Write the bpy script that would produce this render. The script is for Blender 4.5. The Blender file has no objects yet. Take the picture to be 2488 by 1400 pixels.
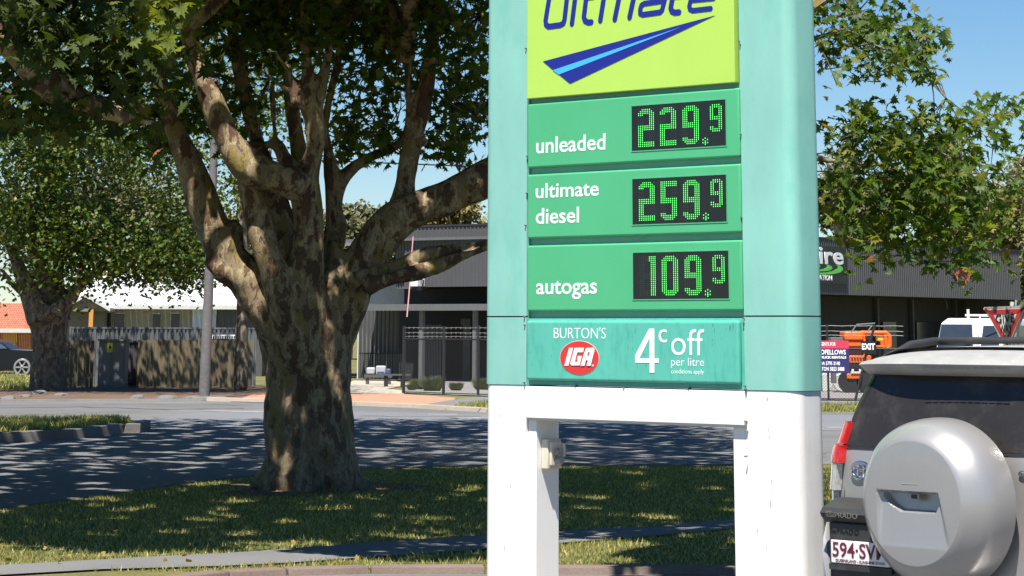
import bpy, bmesh, math, random
import numpy as np
from math import sin, cos, tan, atan, radians, pi
from mathutils import Vector, Matrix, noise

random.seed(7); RNG = np.random.default_rng(7)
scene = bpy.context.scene
COL = scene.collection

# ------------------------------------------------------------------ camera
CAM_H, FPX, TPITCH, ROLL, HOR = 1.8, 6250.0, 0.2484, radians(0.246), 810.0
PPX, PPY = 1244.0, HOR - FPX * TPITCH
TH = atan(TPITCH)
cd = bpy.data.cameras.new('camera'); cam = bpy.data.objects.new('camera', cd); COL.objects.link(cam)
cam.location = (0, 0, CAM_H)
CAMR = Matrix.Rotation(pi / 2 + TH, 3, 'X') @ Matrix.Rotation(ROLL, 3, 'Z')
cam.rotation_euler = CAMR.to_euler()
cd.sensor_width = 36; cd.lens = 36 * FPX / 2488
cd.shift_y = -(700 - PPY) / 2488
cd.clip_start = .1; cd.clip_end = 5000
scene.camera = cam

# ------------------------------------------------------------------ light
SUN_TRAVEL = Vector((0.272, 0.963, 0)).normalized(); SUN_E = radians(64)
w = bpy.data.worlds.new('World'); scene.world = w; w.use_nodes = True
nt = w.node_tree; bg = nt.nodes['Background']
sky = nt.nodes.new('ShaderNodeTexSky'); sky.sky_type = 'NISHITA'; sky.sun_disc = False
sky.sun_elevation = SUN_E; sky.sun_rotation = math.atan2(-SUN_TRAVEL.x, -SUN_TRAVEL.y)
sky.altitude = 900; sky.air_density = 1.0; sky.dust_density = 0.0; sky.ozone_density = 5
hsv = nt.nodes.new('ShaderNodeHueSaturation'); hsv.inputs['Saturation'].default_value = 1.2; nt.links.new(sky.outputs[0], hsv.inputs['Color'])
nt.links.new(hsv.outputs[0], bg.inputs[0]); bg.inputs[1].default_value = 0.060
sd = bpy.data.lights.new('sun', 'SUN'); sd.energy = 5.0; sd.angle = radians(.5); sd.color = (1, .955, .88)
sun = bpy.data.objects.new('sun', sd); COL.objects.link(sun)
sun.rotation_euler = (SUN_TRAVEL * cos(SUN_E) + Vector((0, 0, -sin(SUN_E)))).to_track_quat('-Z', 'Y').to_euler()
sun.location = (20, -30, 60)
scene.view_settings.view_transform = 'Standard'; scene.view_settings.look = 'None'
scene.view_settings.exposure = 0.95; scene.view_settings.gamma = 1
scene.view_settings.use_curve_mapping = False

# ------------------------------------------------------------------ mapping helpers (photo pixel -> place)
def ray(u, v):
    return (CAMR @ Vector(((u - PPX) / FPX, -(v - PPY) / FPX, -1))).normalized()
CP = Vector((0, 0, CAM_H))
def G(u, v, z=0.0):
    d = ray(u, v); return CP + d * ((z - CAM_H) / d.z)
def P(u, v, Y):
    d = ray(u, v); return CP + d * (Y / d.y)
CRN = np.array(CAMR.transposed())
def project(pts):
    q = (np.asarray(pts) - np.array([0, 0, CAM_H])) @ CRN.T
    zc = np.minimum(q[:, 2], -1e-3)
    return PPX + FPX * q[:, 0] / -zc, PPY - FPX * q[:, 1] / -zc

# ------------------------------------------------------------------ object helpers
def tag(o, label=None, cat=None, group=None, kind=None):
    if label: o['label'] = label
    if cat: o['category'] = cat
    if group: o['group'] = group
    if kind: o['kind'] = kind
    return o
def empty(name, loc=(0, 0, 0), rz=0, label=None, cat=None, group=None):
    o = bpy.data.objects.new(name, None); COL.objects.link(o)
    o.location = loc; o.rotation_euler = (0, 0, rz); o.empty_display_size = .3
    return tag(o, label, cat, group)
def link(name, me, mat=None, parent=None, kind=None):
    o = bpy.data.objects.new(name, me); COL.objects.link(o)
    if mat is not None and len(me.materials) == 0: me.materials.append(mat)
    if parent is not None: o.parent = parent
    if kind: o['kind'] = kind
    return o
class MB:
    def __init__(s): s.v = []; s.f = []; s.smooth = False
    def add(s, vs, fs):
        n = len(s.v); s.v += [tuple(p) for p in vs]; s.f += [tuple(i + n for i in f) for f in fs]; return s
    def box(s, x0, x1, y0, y1, z0, z1):
        vs = [(x, y, z) for z in (z0, z1) for y in (y0, y1) for x in (x0, x1)]
        return s.add(vs, [(0, 2, 3, 1), (4, 5, 7, 6), (0, 1, 5, 4), (2, 6, 7, 3), (0, 4, 6, 2), (1, 3, 7, 5)])
    def tube(s, pts, rs, n=8, cap=True):
        pts = [Vector(p) for p in pts]
        if not hasattr(rs, '__len__'): rs = [rs] * len(pts)
        vs = []; fs = []; ref = None
        for i, p in enumerate(pts):
            t = (pts[min(i + 1, len(pts) - 1)] - pts[max(i - 1, 0)])
            t = t.normalized() if t.length > 1e-9 else Vector((0, 0, 1))
            if ref is None: ref = Vector((0, 1, 0)) if abs(t.y) < .9 else Vector((1, 0, 0))
            a = t.cross(ref).normalized(); b = a.cross(t).normalized(); ref = b
            for k in range(n):
                an = 2 * pi * k / n; vs.append(p + (a * cos(an) + b * sin(an)) * rs[i])
        for i in range(len(pts) - 1):
            for k in range(n):
                k2 = (k + 1) % n; fs.append((i * n + k, i * n + k2, (i + 1) * n + k2, (i + 1) * n + k))
        if cap: fs.append(tuple(range(n))[::-1]); fs.append(tuple((len(pts) - 1) * n + k for k in range(n)))
        return s.add(vs, fs)
    def prism(s, poly, axis, a, b):
        n = len(poly)
        def m(p, t): return {'x': (t, p[0], p[1]), 'y': (p[0], t, p[1]), 'z': (p[0], p[1], t)}[axis]
        vs = [m(p, a) for p in poly] + [m(p, b) for p in poly]
        fs = [tuple(range(n))[::-1], tuple(range(n, 2 * n))] + [(i, (i + 1) % n, n + (i + 1) % n, n + i) for i in range(n)]
        return s.add(vs, fs)
    def mesh(s, name='m', smooth=False, fix=True):
        me = bpy.data.meshes.new(name); me.from_pydata(s.v, [], s.f); me.update()
        if fix:
            bm = bmesh.new(); bm.from_mesh(me); bmesh.ops.recalc_face_normals(bm, faces=bm.faces); bm.to_mesh(me); bm.free()
        if smooth:
            me.polygons.foreach_set('use_smooth', [True] * len(me.polygons))
            try: me.set_sharp_from_angle(angle=radians(38))
            except Exception: pass
        return me
    def build(s, name, mat, parent=None, smooth=False, bevel=0, seg=2, kind=None, fix=True):
        me = s.mesh(name, smooth, fix)
        if bevel:
            bm = bmesh.new(); bm.from_mesh(me)
            es = [e for e in bm.edges if len(e.link_faces) == 2 and e.calc_face_angle(0) > .6]
            rb_ = bmesh.ops.bevel(bm, geom=es, offset=bevel, segments=seg, affect='EDGES', profile=.6, clamp_overlap=True)
            for f in rb_['faces']: f.smooth = True
            bm.to_mesh(me); bm.free()
        return link(name, me, mat, parent, kind)
def fastmesh(name, verts, faces, mat):
    """faces: (n,k) int array"""
    me = bpy.data.meshes.new(name); verts = np.asarray(verts, np.float32); faces = np.asarray(faces, np.int32)
    n, k = faces.shape
    me.vertices.add(len(verts)); me.vertices.foreach_set('co', verts.ravel())
    me.loops.add(n * k); me.loops.foreach_set('vertex_index', faces.ravel())
    me.polygons.add(n); me.polygons.foreach_set('loop_start', np.arange(0, n * k, k, dtype=np.int32))
    me.update(calc_edges=True)
    if mat: me.materials.append(mat)
    return me

# ------------------------------------------------------------------ materials
def newmat(name):
    m = bpy.data.materials.new(name); m.use_nodes = True
    return m, m.node_tree, m.node_tree.nodes['Principled BSDF']
def N(t, typ, **kw):
    n = t.nodes.new(typ)
    for k, v in kw.items():
        if k in n.inputs: n.inputs[k].default_value = v
        else: setattr(n, k, v)
    return n
def ramp(t, src, stops):
    r = t.nodes.new('ShaderNodeValToRGB'); e = r.color_ramp.elements
    while len(e) < len(stops): e.new(.5)
    for i, (p, c) in enumerate(stops):
        e[i].position = p; e[i].color = (*c, 1) if len(c) == 3 else c
    t.links.new(src, r.inputs[0]); return r.outputs[0]
def g3(x): return (x, x, x)
def paint(name, c, rough=.4, metal=0, var=.08, scale=4, bump=0, bscale=60, dirt=None, spec=.5, coat=0, stretch=(1, 1, 1), em=None):
    m, t, b = newmat(name); L = t.links
    tc = N(t, 'ShaderNodeTexCoord'); mp = N(t, 'ShaderNodeMapping'); mp.inputs['Scale'].default_value = stretch
    L.new(tc.outputs['Object'], mp.inputs[0])
    nz = N(t, 'ShaderNodeTexNoise', Scale=scale, Detail=6.0, Roughness=.6); L.new(mp.outputs[0], nz.inputs['Vector'])
    lo = tuple(x * (1 - var) for x in c); hi = tuple(min(1, x * (1 + var)) for x in c)
    col = ramp(t, nz.outputs[0], [(.3, lo), (.7, hi)])
    if dirt:
        dc, amt, dsc = dirt
        n2 = N(t, 'ShaderNodeTexNoise', Scale=dsc, Detail=8.0, Roughness=.7); L.new(mp.outputs[0], n2.inputs['Vector'])
        fac = ramp(t, n2.outputs[0], [(.5, g3(0)), (.75, g3(amt))])
        mx = N(t, 'ShaderNodeMixRGB'); L.new(fac, mx.inputs[0]); L.new(col, mx.inputs[1]); mx.inputs[2].default_value = (*dc, 1); col = mx.outputs[0]
    L.new(col, b.inputs['Base Color'])
    b.inputs['Roughness'].default_value = rough; b.inputs['Metallic'].default_value = metal
    b.inputs['Specular IOR Level'].default_value = spec; b.inputs['Coat Weight'].default_value = coat
    if bump:
        n3 = N(t, 'ShaderNodeTexNoise', Scale=bscale, Detail=5.0); L.new(mp.outputs[0], n3.inputs['Vector'])
        bp = N(t, 'ShaderNodeBump', Strength=bump, Distance=.02); L.new(n3.outputs[0], bp.inputs['Height']); L.new(bp.outputs[0], b.inputs['Normal'])
    if em:
        b.inputs['Emission Color'].default_value = (*em[0], 1); b.inputs['Emission Strength'].default_value = em[1]
    return m
def ground_mat(name, stops, scale, fine=40, bump=.4, rough=.95, spot=None, bdist=.02):
    m, t, b = newmat(name); L = t.links
    tc = N(t, 'ShaderNodeTexCoord')
    a = N(t, 'ShaderNodeTexNoise', Scale=scale, Detail=8.0, Roughness=.65); L.new(tc.outputs['Object'], a.inputs['Vector'])
    f = N(t, 'ShaderNodeTexNoise', Scale=fine, Detail=6.0, Roughness=.7); L.new(tc.outputs['Object'], f.inputs['Vector'])
    ad = N(t, 'ShaderNodeMath', operation='MULTIPLY_ADD'); L.new(f.outputs[0], ad.inputs[0]); ad.inputs[1].default_value = .5
    s = N(t, 'ShaderNodeMath', operation='MULTIPLY'); L.new(a.outputs[0], s.inputs[0]); s.inputs[1].default_value = .5
    L.new(s.outputs[0], ad.inputs[2])
    col = ramp(t, ad.outputs[0], stops)
    if spot:
        v = N(t, 'ShaderNodeTexVoronoi', Scale=spot[1]); L.new(tc.outputs['Object'], v.inputs['Vector'])
        fc = ramp(t, v.outputs['Distance'], [(spot[2], g3(1)), (spot[2] + .05, g3(0))])
        mx = N(t, 'ShaderNodeMixRGB'); L.new(fc, mx.inputs[0]); L.new(col, mx.inputs[1]); mx.inputs[2].default_value = (*spot[0], 1); col = mx.outputs[0]
    L.new(col, b.inputs['Base Color']); b.inputs['Roughness'].default_value = rough
    b.inputs['Specular IOR Level'].default_value = .25
    bp = N(t, 'ShaderNodeBump', Strength=bump, Distance=bdist); L.new(f.outputs[0], bp.inputs['Height']); L.new(bp.outputs[0], b.inputs['Normal'])
    return m
def leaf_mat(name, stops, trans=.35, rough=.45):
    m, t, b = newmat(name); L = t.links
    ge = N(t, 'ShaderNodeNewGeometry')
    col = ramp(t, ge.outputs['Random Per Island'], stops)
    L.new(col, b.inputs['Base Color']); b.inputs['Roughness'].default_value = rough
    b.inputs['Specular IOR Level'].default_value = .4
    tr = N(t, 'ShaderNodeBsdfTranslucent')
    hs = N(t, 'ShaderNodeHueSaturation', Saturation=1.12, Value=1.8); hs.inputs['Hue'].default_value = .485; L.new(col, hs.inputs['Color']); L.new(hs.outputs[0], tr.inputs[0])
    mx = N(t, 'ShaderNodeMixShader'); mx.inputs[0].default_value = trans
    L.new(b.outputs[0], mx.inputs[1]); L.new(tr.outputs[0], mx.inputs[2]); L.new(mx.outputs[0], t.nodes['Material Output'].inputs[0])
    return m
def bark_mat(name, cols, scale=3.2, brown=.5, rough_dark=0.0):
    """plane-tree bark: flaking patches in several tones"""
    m, t, b = newmat(name); L = t.links
    tc = N(t, 'ShaderNodeTexCoord'); mp = N(t, 'ShaderNodeMapping'); mp.inputs['Scale'].default_value = (1.25, 1.25, .62); L.new(tc.outputs['Object'], mp.inputs[0])
    wn = N(t, 'ShaderNodeTexNoise', Scale=5.0, Detail=5.0, Roughness=.65); L.new(mp.outputs[0], wn.inputs['Vector'])
    wm = N(t, 'ShaderNodeMixRGB', blend_type='LINEAR_LIGHT'); wm.inputs[0].default_value = .16; L.new(mp.outputs[0], wm.inputs[1]); L.new(wn.outputs['Color'], wm.inputs[2])
    n1 = N(t, 'ShaderNodeTexNoise', Scale=scale, Detail=3.5, Roughness=.55); L.new(wm.outputs[0], n1.inputs['Vector'])
    n2 = N(t, 'ShaderNodeTexNoise', Scale=scale * 2.3, Detail=3.0, Roughness=.5); L.new(wm.outputs[0], n2.inputs['Vector'])
    c1 = t.nodes.new('ShaderNodeValToRGB'); c1.color_ramp.interpolation = 'CONSTANT'; e = c1.color_ramp.elements
    e.new(.5); e.new(.5); e.new(.5)
    for i, (p, c) in enumerate(zip((0, .41, .47, .53, .61), (cols[0], cols[1], cols[2], cols[1], cols[3]))): e[i].position = p; e[i].color = (*c, 1)
    L.new(n1.outputs[0], c1.inputs[0])
    f2 = t.nodes.new('ShaderNodeValToRGB'); f2.color_ramp.interpolation = 'CONSTANT'; f2.color_ramp.elements[0].color = (0, 0, 0, 1); f2.color_ramp.elements[1].position = .57; f2.color_ramp.elements[1].color = (1, 1, 1, 1)
    L.new(n2.outputs[0], f2.inputs[0])
    mx = N(t, 'ShaderNodeMixRGB'); L.new(f2.outputs[0], mx.inputs[0]); L.new(c1.outputs[0], mx.inputs[1]); mx.inputs[2].default_value = (*cols[4], 1)
    fn = N(t, 'ShaderNodeTexNoise', Scale=30.0, Detail=6.0, Roughness=.7); L.new(mp.outputs[0], fn.inputs['Vector'])
    fr = ramp(t, fn.outputs[0], [(.3, g3(.72)), (.7, g3(1.2))])
    mu = N(t, 'ShaderNodeMixRGB', blend_type='MULTIPLY'); mu.inputs[0].default_value = 1; L.new(mx.outputs[0], mu.inputs[1]); L.new(fr, mu.inputs[2])
    # older rough bark towards the butt: a shape of its own
    sx = N(t, 'ShaderNodeSeparateXYZ'); L.new(tc.outputs['Object'], sx.inputs[0])
    mr = N(t, 'ShaderNodeMapRange'); mr.inputs['From Min'].default_value = .0; mr.inputs['From Max'].default_value = 2.4; mr.inputs['To Min'].default_value = .8; mr.inputs['To Max'].default_value = 0.0
    L.new(sx.outputs['Z'], mr.inputs['Value'])
    ad = N(t, 'ShaderNodeMath', operation='MULTIPLY_ADD'); L.new(n2.outputs[0], ad.inputs[0]); ad.inputs[1].default_value = 1.6; ad.inputs[2].default_value = -.8
    a2 = N(t, 'ShaderNodeMath', operation='ADD', use_clamp=True); L.new(ad.outputs[0], a2.inputs[0]); L.new(mr.outputs[0], a2.inputs[1])
    m3 = N(t, 'ShaderNodeMixRGB'); st = N(t, 'ShaderNodeMath', operation='MULTIPLY', use_clamp=True); L.new(a2.outputs[0], st.inputs[0]); st.inputs[1].default_value = brown
    L.new(st.outputs[0], m3.inputs[0]); L.new(mu.outputs[0], m3.inputs[1])
    mp2 = N(t, 'ShaderNodeMapping'); mp2.inputs['Scale'].default_value = (1, 1, .3); L.new(tc.outputs['Object'], mp2.inputs[0])
    rg = N(t, 'ShaderNodeTexNoise', Scale=14.0, Detail=7.0, Roughness=.7); L.new(mp2.outputs[0], rg.inputs['Vector'])
    rc = ramp(t, rg.outputs[0], [(.3, (.035, .026, .02)), (.7, (.17, .125, .095))]); L.new(rc, m3.inputs[2])
    L.new(m3.outputs[0], b.inputs['Base Color']); b.inputs['Roughness'].default_value = .85; b.inputs['Specular IOR Level'].default_value = .2
    h = N(t, 'ShaderNodeMath', operation='ADD'); L.new(n2.outputs[0], h.inputs[0])
    h2 = N(t, 'ShaderNodeMath', operation='MULTIPLY'); L.new(rg.outputs[0], h2.inputs[0]); L.new(a2.outputs[0], h2.inputs[1]); L.new(h2.outputs[0], h.inputs[1])
    bp = N(t, 'ShaderNodeBump', Strength=.5, Distance=.03); L.new(h.outputs[0], bp.inputs['Height']); L.new(bp.outputs[0], b.inputs['Normal'])
    return m

M = {}
M['asphalt'] = ground_mat('asphalt', [(.36, g3(.10)), (.5, (.138, .136, .134)), (.64, g3(.18))], .22, 90, .25, .9)
M['asphalt_patch'] = ground_mat('asphalt_patch', [(.3, (.13, .135, .145)), (.7, (.185, .19, .2))], .5, 90, .25, .9)
M['footpath'] = ground_mat('footpath', [(.3, (.12, .12, .12)), (.7, (.185, .182, .178))], .9, 70, .3, .9)
M['drive'] = ground_mat('drive', [(.3, g3(.13)), (.7, g3(.19))], .6, 60, .3)
M['soil'] = ground_mat('soil', [(.32, (.055, .06, .022)), (.45, (.10, .105, .035)), (.56, (.19, .165, .065)), (.7, (.30, .25, .11))], .55, 30, .8, bdist=.03)
M['dirt'] = ground_mat('dirt', [(.3, (.07, .045, .032)), (.5, (.13, .085, .06)), (.7, (.22, .155, .11))], 1.2, 22, .8, spot=((.32, .24, .18), 3.5, .06))
M['salmon'] = ground_mat('salmon', [(.3, (.33, .16, .10)), (.7, (.50, .27, .18))], 1.2, 60, .4)
M['concrete'] = ground_mat('concrete', [(.3, (.30, .27, .22)), (.7, (.45, .40, .33))], .8, 40, .3)
M['gravel'] = ground_mat('gravel', [(.3, (.16, .15, .14)), (.7, (.36, .34, .32))], 1.5, 20, .9)
M['yard'] = ground_mat('yard', [(.3, (.18, .17, .165)), (.7, (.30, .28, .27))], .5, 30, .4)
M['kerb'] = ground_mat('kerb', [(.3, (.12, .085, .07)), (.7, (.22, .165, .14))], 1.5, 50, .4)
M['kerb_far'] = ground_mat('kerb_far', [(.3, (.26, .22, .18)), (.7, (.40, .34, .28))], 1.5, 30, .4)
M['kerb_old'] = ground_mat('kerb_old', [(.3, (.10, .095, .09)), (.7, (.2, .19, .18))], 1.2, 30, .4)
M['line'] = paint('line_paint', (.30, .30, .29), .8, var=.3, scale=8, dirt=((.15, .15, .15), .9, 3))
M['grass'] = leaf_mat('grass_blade', [(0, (.07, .11, .022)), (.35, (.14, .18, .035)), (.6, (.25, .26, .06)), (.8, (.42, .36, .12)), (1, (.55, .46, .20))], .3, .6)
M['leaf'] = leaf_mat('leaf', [(0, (.030, .064, .010)), (.5, (.060, .115, .016)), (.8, (.10, .165, .025)), (.95, (.16, .19, .03)), (.994, (.20, .18, .03)), (1, (.30, .10, .03))], .50, .5)
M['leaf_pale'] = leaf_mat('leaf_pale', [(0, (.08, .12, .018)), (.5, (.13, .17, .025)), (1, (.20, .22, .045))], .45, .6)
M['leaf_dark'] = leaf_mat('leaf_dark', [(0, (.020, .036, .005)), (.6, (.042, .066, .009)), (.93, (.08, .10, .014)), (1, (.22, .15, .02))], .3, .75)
M['leaf_red'] = leaf_mat('leaf_red', [(0, (.30, .10, .05)), (1, (.36, .20, .11))], .3)
M['leaf_far'] = leaf_mat('leaf_far', [(0, (.028, .058, .010)), (.5, (.062, .108, .017)), (.9, (.12, .165, .026)), (1, (.2, .17, .05))], .25, .45)
M['gum'] = leaf_mat('gum_leaf', [(0, (.075, .09, .038)), (.5, (.12, .13, .055)), (1, (.19, .17, .085))], .2, .6)
M['gum_yellow'] = leaf_mat('gum_leaf_yellow', [(0, (.10, .10, .03)), (.5, (.17, .145, .045)), (1, (.25, .2, .07))], .2, .6)
M['bush'] = leaf_mat('bush_leaf', [(0, (.06, .08, .03)), (1, (.16, .18, .08))], .2, .6)
M['fallen'] = leaf_mat('fallen_leaf', [(0, (.28, .19, .04)), (.5, (.32, .22, .06)), (1, (.18, .09, .04))], .1, .7)
M['bark'] = bark_mat('bark', [(.105, .065, .042), (.24, .185, .11), (.36, .29, .175), (.24, .185, .06), (.135, .08, .048)], scale=3.3, brown=.7)
M['bark_far'] = bark_mat('bark_far', [(.075, .06, .05), (.17, .15, .115), (.25, .225, .175), (.14, .12, .08), (.09, .065, .05)], brown=.9)
M['gumbark'] = paint('gum_bark', (.25, .2, .15), .9, var=.4, scale=3)
M['white'] = paint('white_cladding', (.80, .785, .76), .38, var=.02, scale=3, dirt=((.46, .42, .38), .4, 3.5), stretch=(1, 1, .35))
M['teal'] = paint('teal_cladding', (.23, .51, .43), .55, var=.1, scale=2.2, dirt=((.15, .44, .35), .75, 4), stretch=(1, 1, .5))
M['teal_dark'] = paint('teal_dark', (.10, .45, .35), .4, var=.06, scale=2.5, dirt=((.05, .33, .25), .9, 17), stretch=(1, 1, .35))
M['teal_edge'] = paint('teal_edge', (.16, .40, .30), .4, var=.1)
M['panel_green'] = paint('panel_green', (.075, .41, .19), .38, var=.05, scale=1.6, dirt=((.065, .36, .165), .35, 5), stretch=(1, 1, .5))
M['lime'] = paint('lime_panel', (.42, .64, .10), .42, var=.03, scale=1.5)
M['navy'] = paint('navy_vinyl', (.012, .018, .24), .35, var=.03)
M['sky_vinyl'] = paint('sky_vinyl', (.06, .42, .85), .35, var=.03)
M['red'] = paint('red_vinyl', (.62, .035, .03), .35, var=.04)
M['letter'] = paint('white_letter', (.82, .82, .81), .35, var=.02)
M['ltgrey'] = paint('pale_grey', (.55, .55, .52), .4, var=.05)
M['display'] = paint('display_face', (.010, .012, .012), .22, var=.2)
M['led'] = paint('led_lit', (.02, .3, .05), .4, em=((.04, .75, .07), .8))
M['led_hot'] = paint('led_core', (.1, .6, .1), .4, em=((.20, 1.0, .22), 1.2))
M['led_off'] = paint('led_unlit', (.10, .105, .10), .4)
M['cream'] = paint('cream_plastic', (.62, .57, .46), .45, var=.05)
M['greypl'] = paint('grey_plastic', (.28, .27, .25), .5)
M['screw'] = paint('screw_metal', (.3, .3, .3), .35, metal=.8)
M['silver'] = paint('silver_paint', (.35, .34, .335), .38, metal=.45, var=.03, scale=3, coat=.5, dirt=((.42, .37, .33), .3, 3))
M['silver_dusty'] = paint('silver_dusty', (.34, .335, .325), .6, metal=.25, var=.08, scale=6, dirt=((.5, .48, .45), .5, 9))
M['glass'] = paint('tinted_glass', (.026, .023, .021), .12, var=.1, spec=.4, dirt=((.075, .068, .062), .6, 5))
M['blackpl'] = paint('black_plastic', (.028, .027, .027), .55, var=.15, scale=8, dirt=((.10, .095, .09), .5, 6))
M['rubber'] = paint('black_rubber', (.015, .015, .015), .6)
M['chrome'] = paint('chrome', (.72, .72, .72), .12, metal=1, var=.02)
M['lamp_red'] = paint('red_lens', (.55, .012, .012), .12, var=.12, scale=30, coat=.6)
M['lamp_clear'] = paint('clear_lens', (.55, .55, .53), .15, var=.3, scale=40, coat=.6, metal=.3)
M['plate'] = paint('plate_white', (.72, .70, .68), .45, var=.03)
M['maroon'] = paint('maroon', (.12, .012, .03), .5)
M['char_clad'] = paint('charcoal_cladding', (.075, .075, .079), .6, var=.06, scale=.8, dirt=((.10, .10, .10), .3, 1.5))
M['char_dark'] = paint('charcoal_dark', (.022, .021, .023), .7, var=.15)
M['grey_steel'] = paint('grey_steel', (.12, .123, .127), .5, var=.08)
M['roof_white'] = paint('white_roof', (.62, .63, .64), .5, var=.04)
M['wall_cream'] = paint('cream_wall', (.30, .275, .225), .8, var=.06)
M['wall_olive'] = paint('olive_wall', (.20, .185, .145), .8, var=.06)
M['brick'] = paint('orange_wall', (.42, .17, .07), .85, var=.15, scale=6)
M['tile'] = paint('terracotta_tile', (.46, .17, .10), .75, var=.16, scale=3)
M['timber_or'] = paint('orange_timber', (.55, .26, .06), .6)
M['window'] = paint('far_window', (.03, .03, .032), .15, var=.3)
M['fr_white'] = paint('white_frame', (.55, .55, .52), .5)
M['blue_door'] = paint('pale_blue_panel', (.50, .55, .66), .5)
M['fence_grey'] = paint('fence_sheet_grey', (.13, .138, .145), .55, var=.1)
M['paling'] = paint('paling_brown', (.15, .12, .07), .85, var=.28, scale=2, stretch=(4, 4, .6))
M['box_grey'] = paint('cabinet_grey', (.155, .15, .14), .6, var=.1)
M['box_dark'] = paint('cabinet_dark', (.05, .045, .055), .6, var=.1)
M['yellow_lab'] = paint('yellow_label', (.55, .5, .04), .5)
M['pole'] = paint('concrete_pole', (.13, .125, .125), .8, var=.12, scale=2, dirt=((.22, .21, .2), .8, 9))
M['wire'] = paint('fence_wire', (.045, .045, .047), .5, metal=.2)
M['wire_pale'] = paint('barbed_wire', (.22, .22, .22), .5, metal=.4)
M['post_black'] = paint('post_black', (.02, .02, .022), .5)
M['orange'] = paint('orange_paint', (.75, .13, .012), .45, var=.08)
M['orange_pale'] = paint('orange_beacon', (.85, .42, .06), .4)
M['sign_navy'] = paint('sign_navy', (.035, .03, .14), .4)
M['sign_red'] = paint('sign_red', (.62, .05, .09), .4)
M['sign_black'] = paint('sign_black', (.012, .012, .013), .45)
M['lime_letter'] = paint('swoosh_green', (.12, .55, .07), .4)
M['gw_red'] = paint('give_way_red', (.42, .03, .03), .45, var=.1)
M['gw_white'] = paint('give_way_white', (.62, .61, .60), .45, var=.06)
M['van_white'] = paint('van_white', (.80, .81, .80), .3, coat=.5)
M['van_glass'] = paint('van_glass', (.02, .03, .05), .2, spec=.35)
M['car_black'] = paint('car_black', (.008, .009, .012), .35, coat=.15, spec=.3)
M['car_blue'] = paint('car_glass', (.05, .10, .2), .08, spec=.8)
M['alloy'] = paint('alloy', (.5, .5, .5), .35, metal=.7)
M['pink'] = paint('pink_tape', (.75, .38, .38), .7)
M['bag'] = paint('white_bag', (.36, .37, .38), .6)
M['bag_blue'] = paint('blue_print', (.05, .07, .16), .6)

# ------------------------------------------------------------------ text
_tc = {}
def text_mesh(txt, bold=0.0, shear=0.0, spacing=1.0, extrude=.02, res=3):
    cu = bpy.data.curves.new('txt', 'FONT'); cu.body = txt; cu.offset = bold; cu.shear = shear
    cu.space_character = spacing; cu.extrude = extrude; cu.resolution_u = res
    o = bpy.data.objects.new('txt', cu); COL.objects.link(o)
    dg = bpy.context.evaluated_depsgraph_get(); dg.update()
    me = bpy.data.meshes.new_from_object(o.evaluated_get(dg)); bpy.data.objects.remove(o); bpy.data.curves.remove(cu)
    me.materials.clear(); return me
def text_on(parent, name, txt, x0, x1, z0, z1, y, mat, bold=0, shear=0, spacing=1, thick=.004):
    """text in the local x-z plane facing -y, filling the box"""
    me = text_mesh(txt, bold, shear, spacing)
    n = len(me.vertices); co = np.empty(n * 3, np.float32); me.vertices.foreach_get('co', co); co = co.reshape(-1, 3)
    mn = co.min(0); mxx = co.max(0)
    out = np.empty_like(co)
    out[:, 0] = x0 + (co[:, 0] - mn[0]) / (mxx[0] - mn[0]) * (x1 - x0)
    out[:, 2] = z0 + (co[:, 1] - mn[1]) / (mxx[1] - mn[1]) * (z1 - z0)
    out[:, 1] = y - (co[:, 2] - mn[2]) / (mxx[2] - mn[2]) * thick
    me.vertices.foreach_set('co', out.ravel()); me.update()
    return link(name, me, mat, parent)

# ================================================================== GROUND
def sheet(name, pts, z, mat, thick=None):
    pts = [(p[0], p[1]) for p in pts]
    b = MB()
    if thick: b.prism(pts, 'z', z - thick, z)
    else: b.add([(x, y, z) for x, y in pts], [tuple(range(len(pts)))])
    o = b.build(name, mat); 
    if not thick:
        if o.data.polygons[0].normal.z < 0: o.data.flip_normals()
    return tag(o, kind='structure')
def gp(*uv): return [tuple(G(u, v)[:2]) for u, v in uv]
sheet('ground', [(-900, -60), (900, -60), (900, 1800), (-900, 1800)], 0, M['soil'])
road_near = gp((-2600, 1390), (-900, 1300), (0, 1236), (300, 1196), (450, 1174), (650, 1152), (900, 1138), (1180, 1131), (1790, 1129), (2600, 1127), (5200, 1124))
road_far = gp((5200, 985), (2600, 1000), (2000, 1003), (1180, 1003), (1000, 992), (860, 986), (640, 979), (500, 975), (0, 976), (-900, 985), (-3000, 1000))
sheet('road', road_near + road_far, .004, M['asphalt'])
sheet('road_patch', gp((250, 1030), (480, 1004), (640, 995), (1180, 1008), (2400, 1010), (2600, 1048), (1180, 1046), (640, 1044)), .008, M['asphalt_patch'])
def stripe(u0, v0, u1, v1, wd=.1, z=.013):
    a = G(u0, v0); b = G(u1, v1); d = (b - a).normalized(); n = Vector((-d.y, d.x, 0)) * wd
    return [(a + n)[:2], (b + n)[:2], (b - n)[:2], (a - n)[:2]]
mk = MB()
for s in ((505, 999, 650, 1003), (1000, 1021.5, 1060, 1020.5), (1115, 1018, 1185, 1016.5), (1370, 1036.5, 1560, 1033), (1040, 1008, 1110, 1008.3), (2010, 1040, 2060, 1040)):
    q = stripe(*s, wd=.22); mk.add([(x, y, .013) for x, y in q], [(0, 1, 2, 3)])
tag(mk.build('road_marking', M['line']), kind='structure')
M['tar'] = paint('tar_seal', (.05, .05, .052), .8, var=.2)
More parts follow.
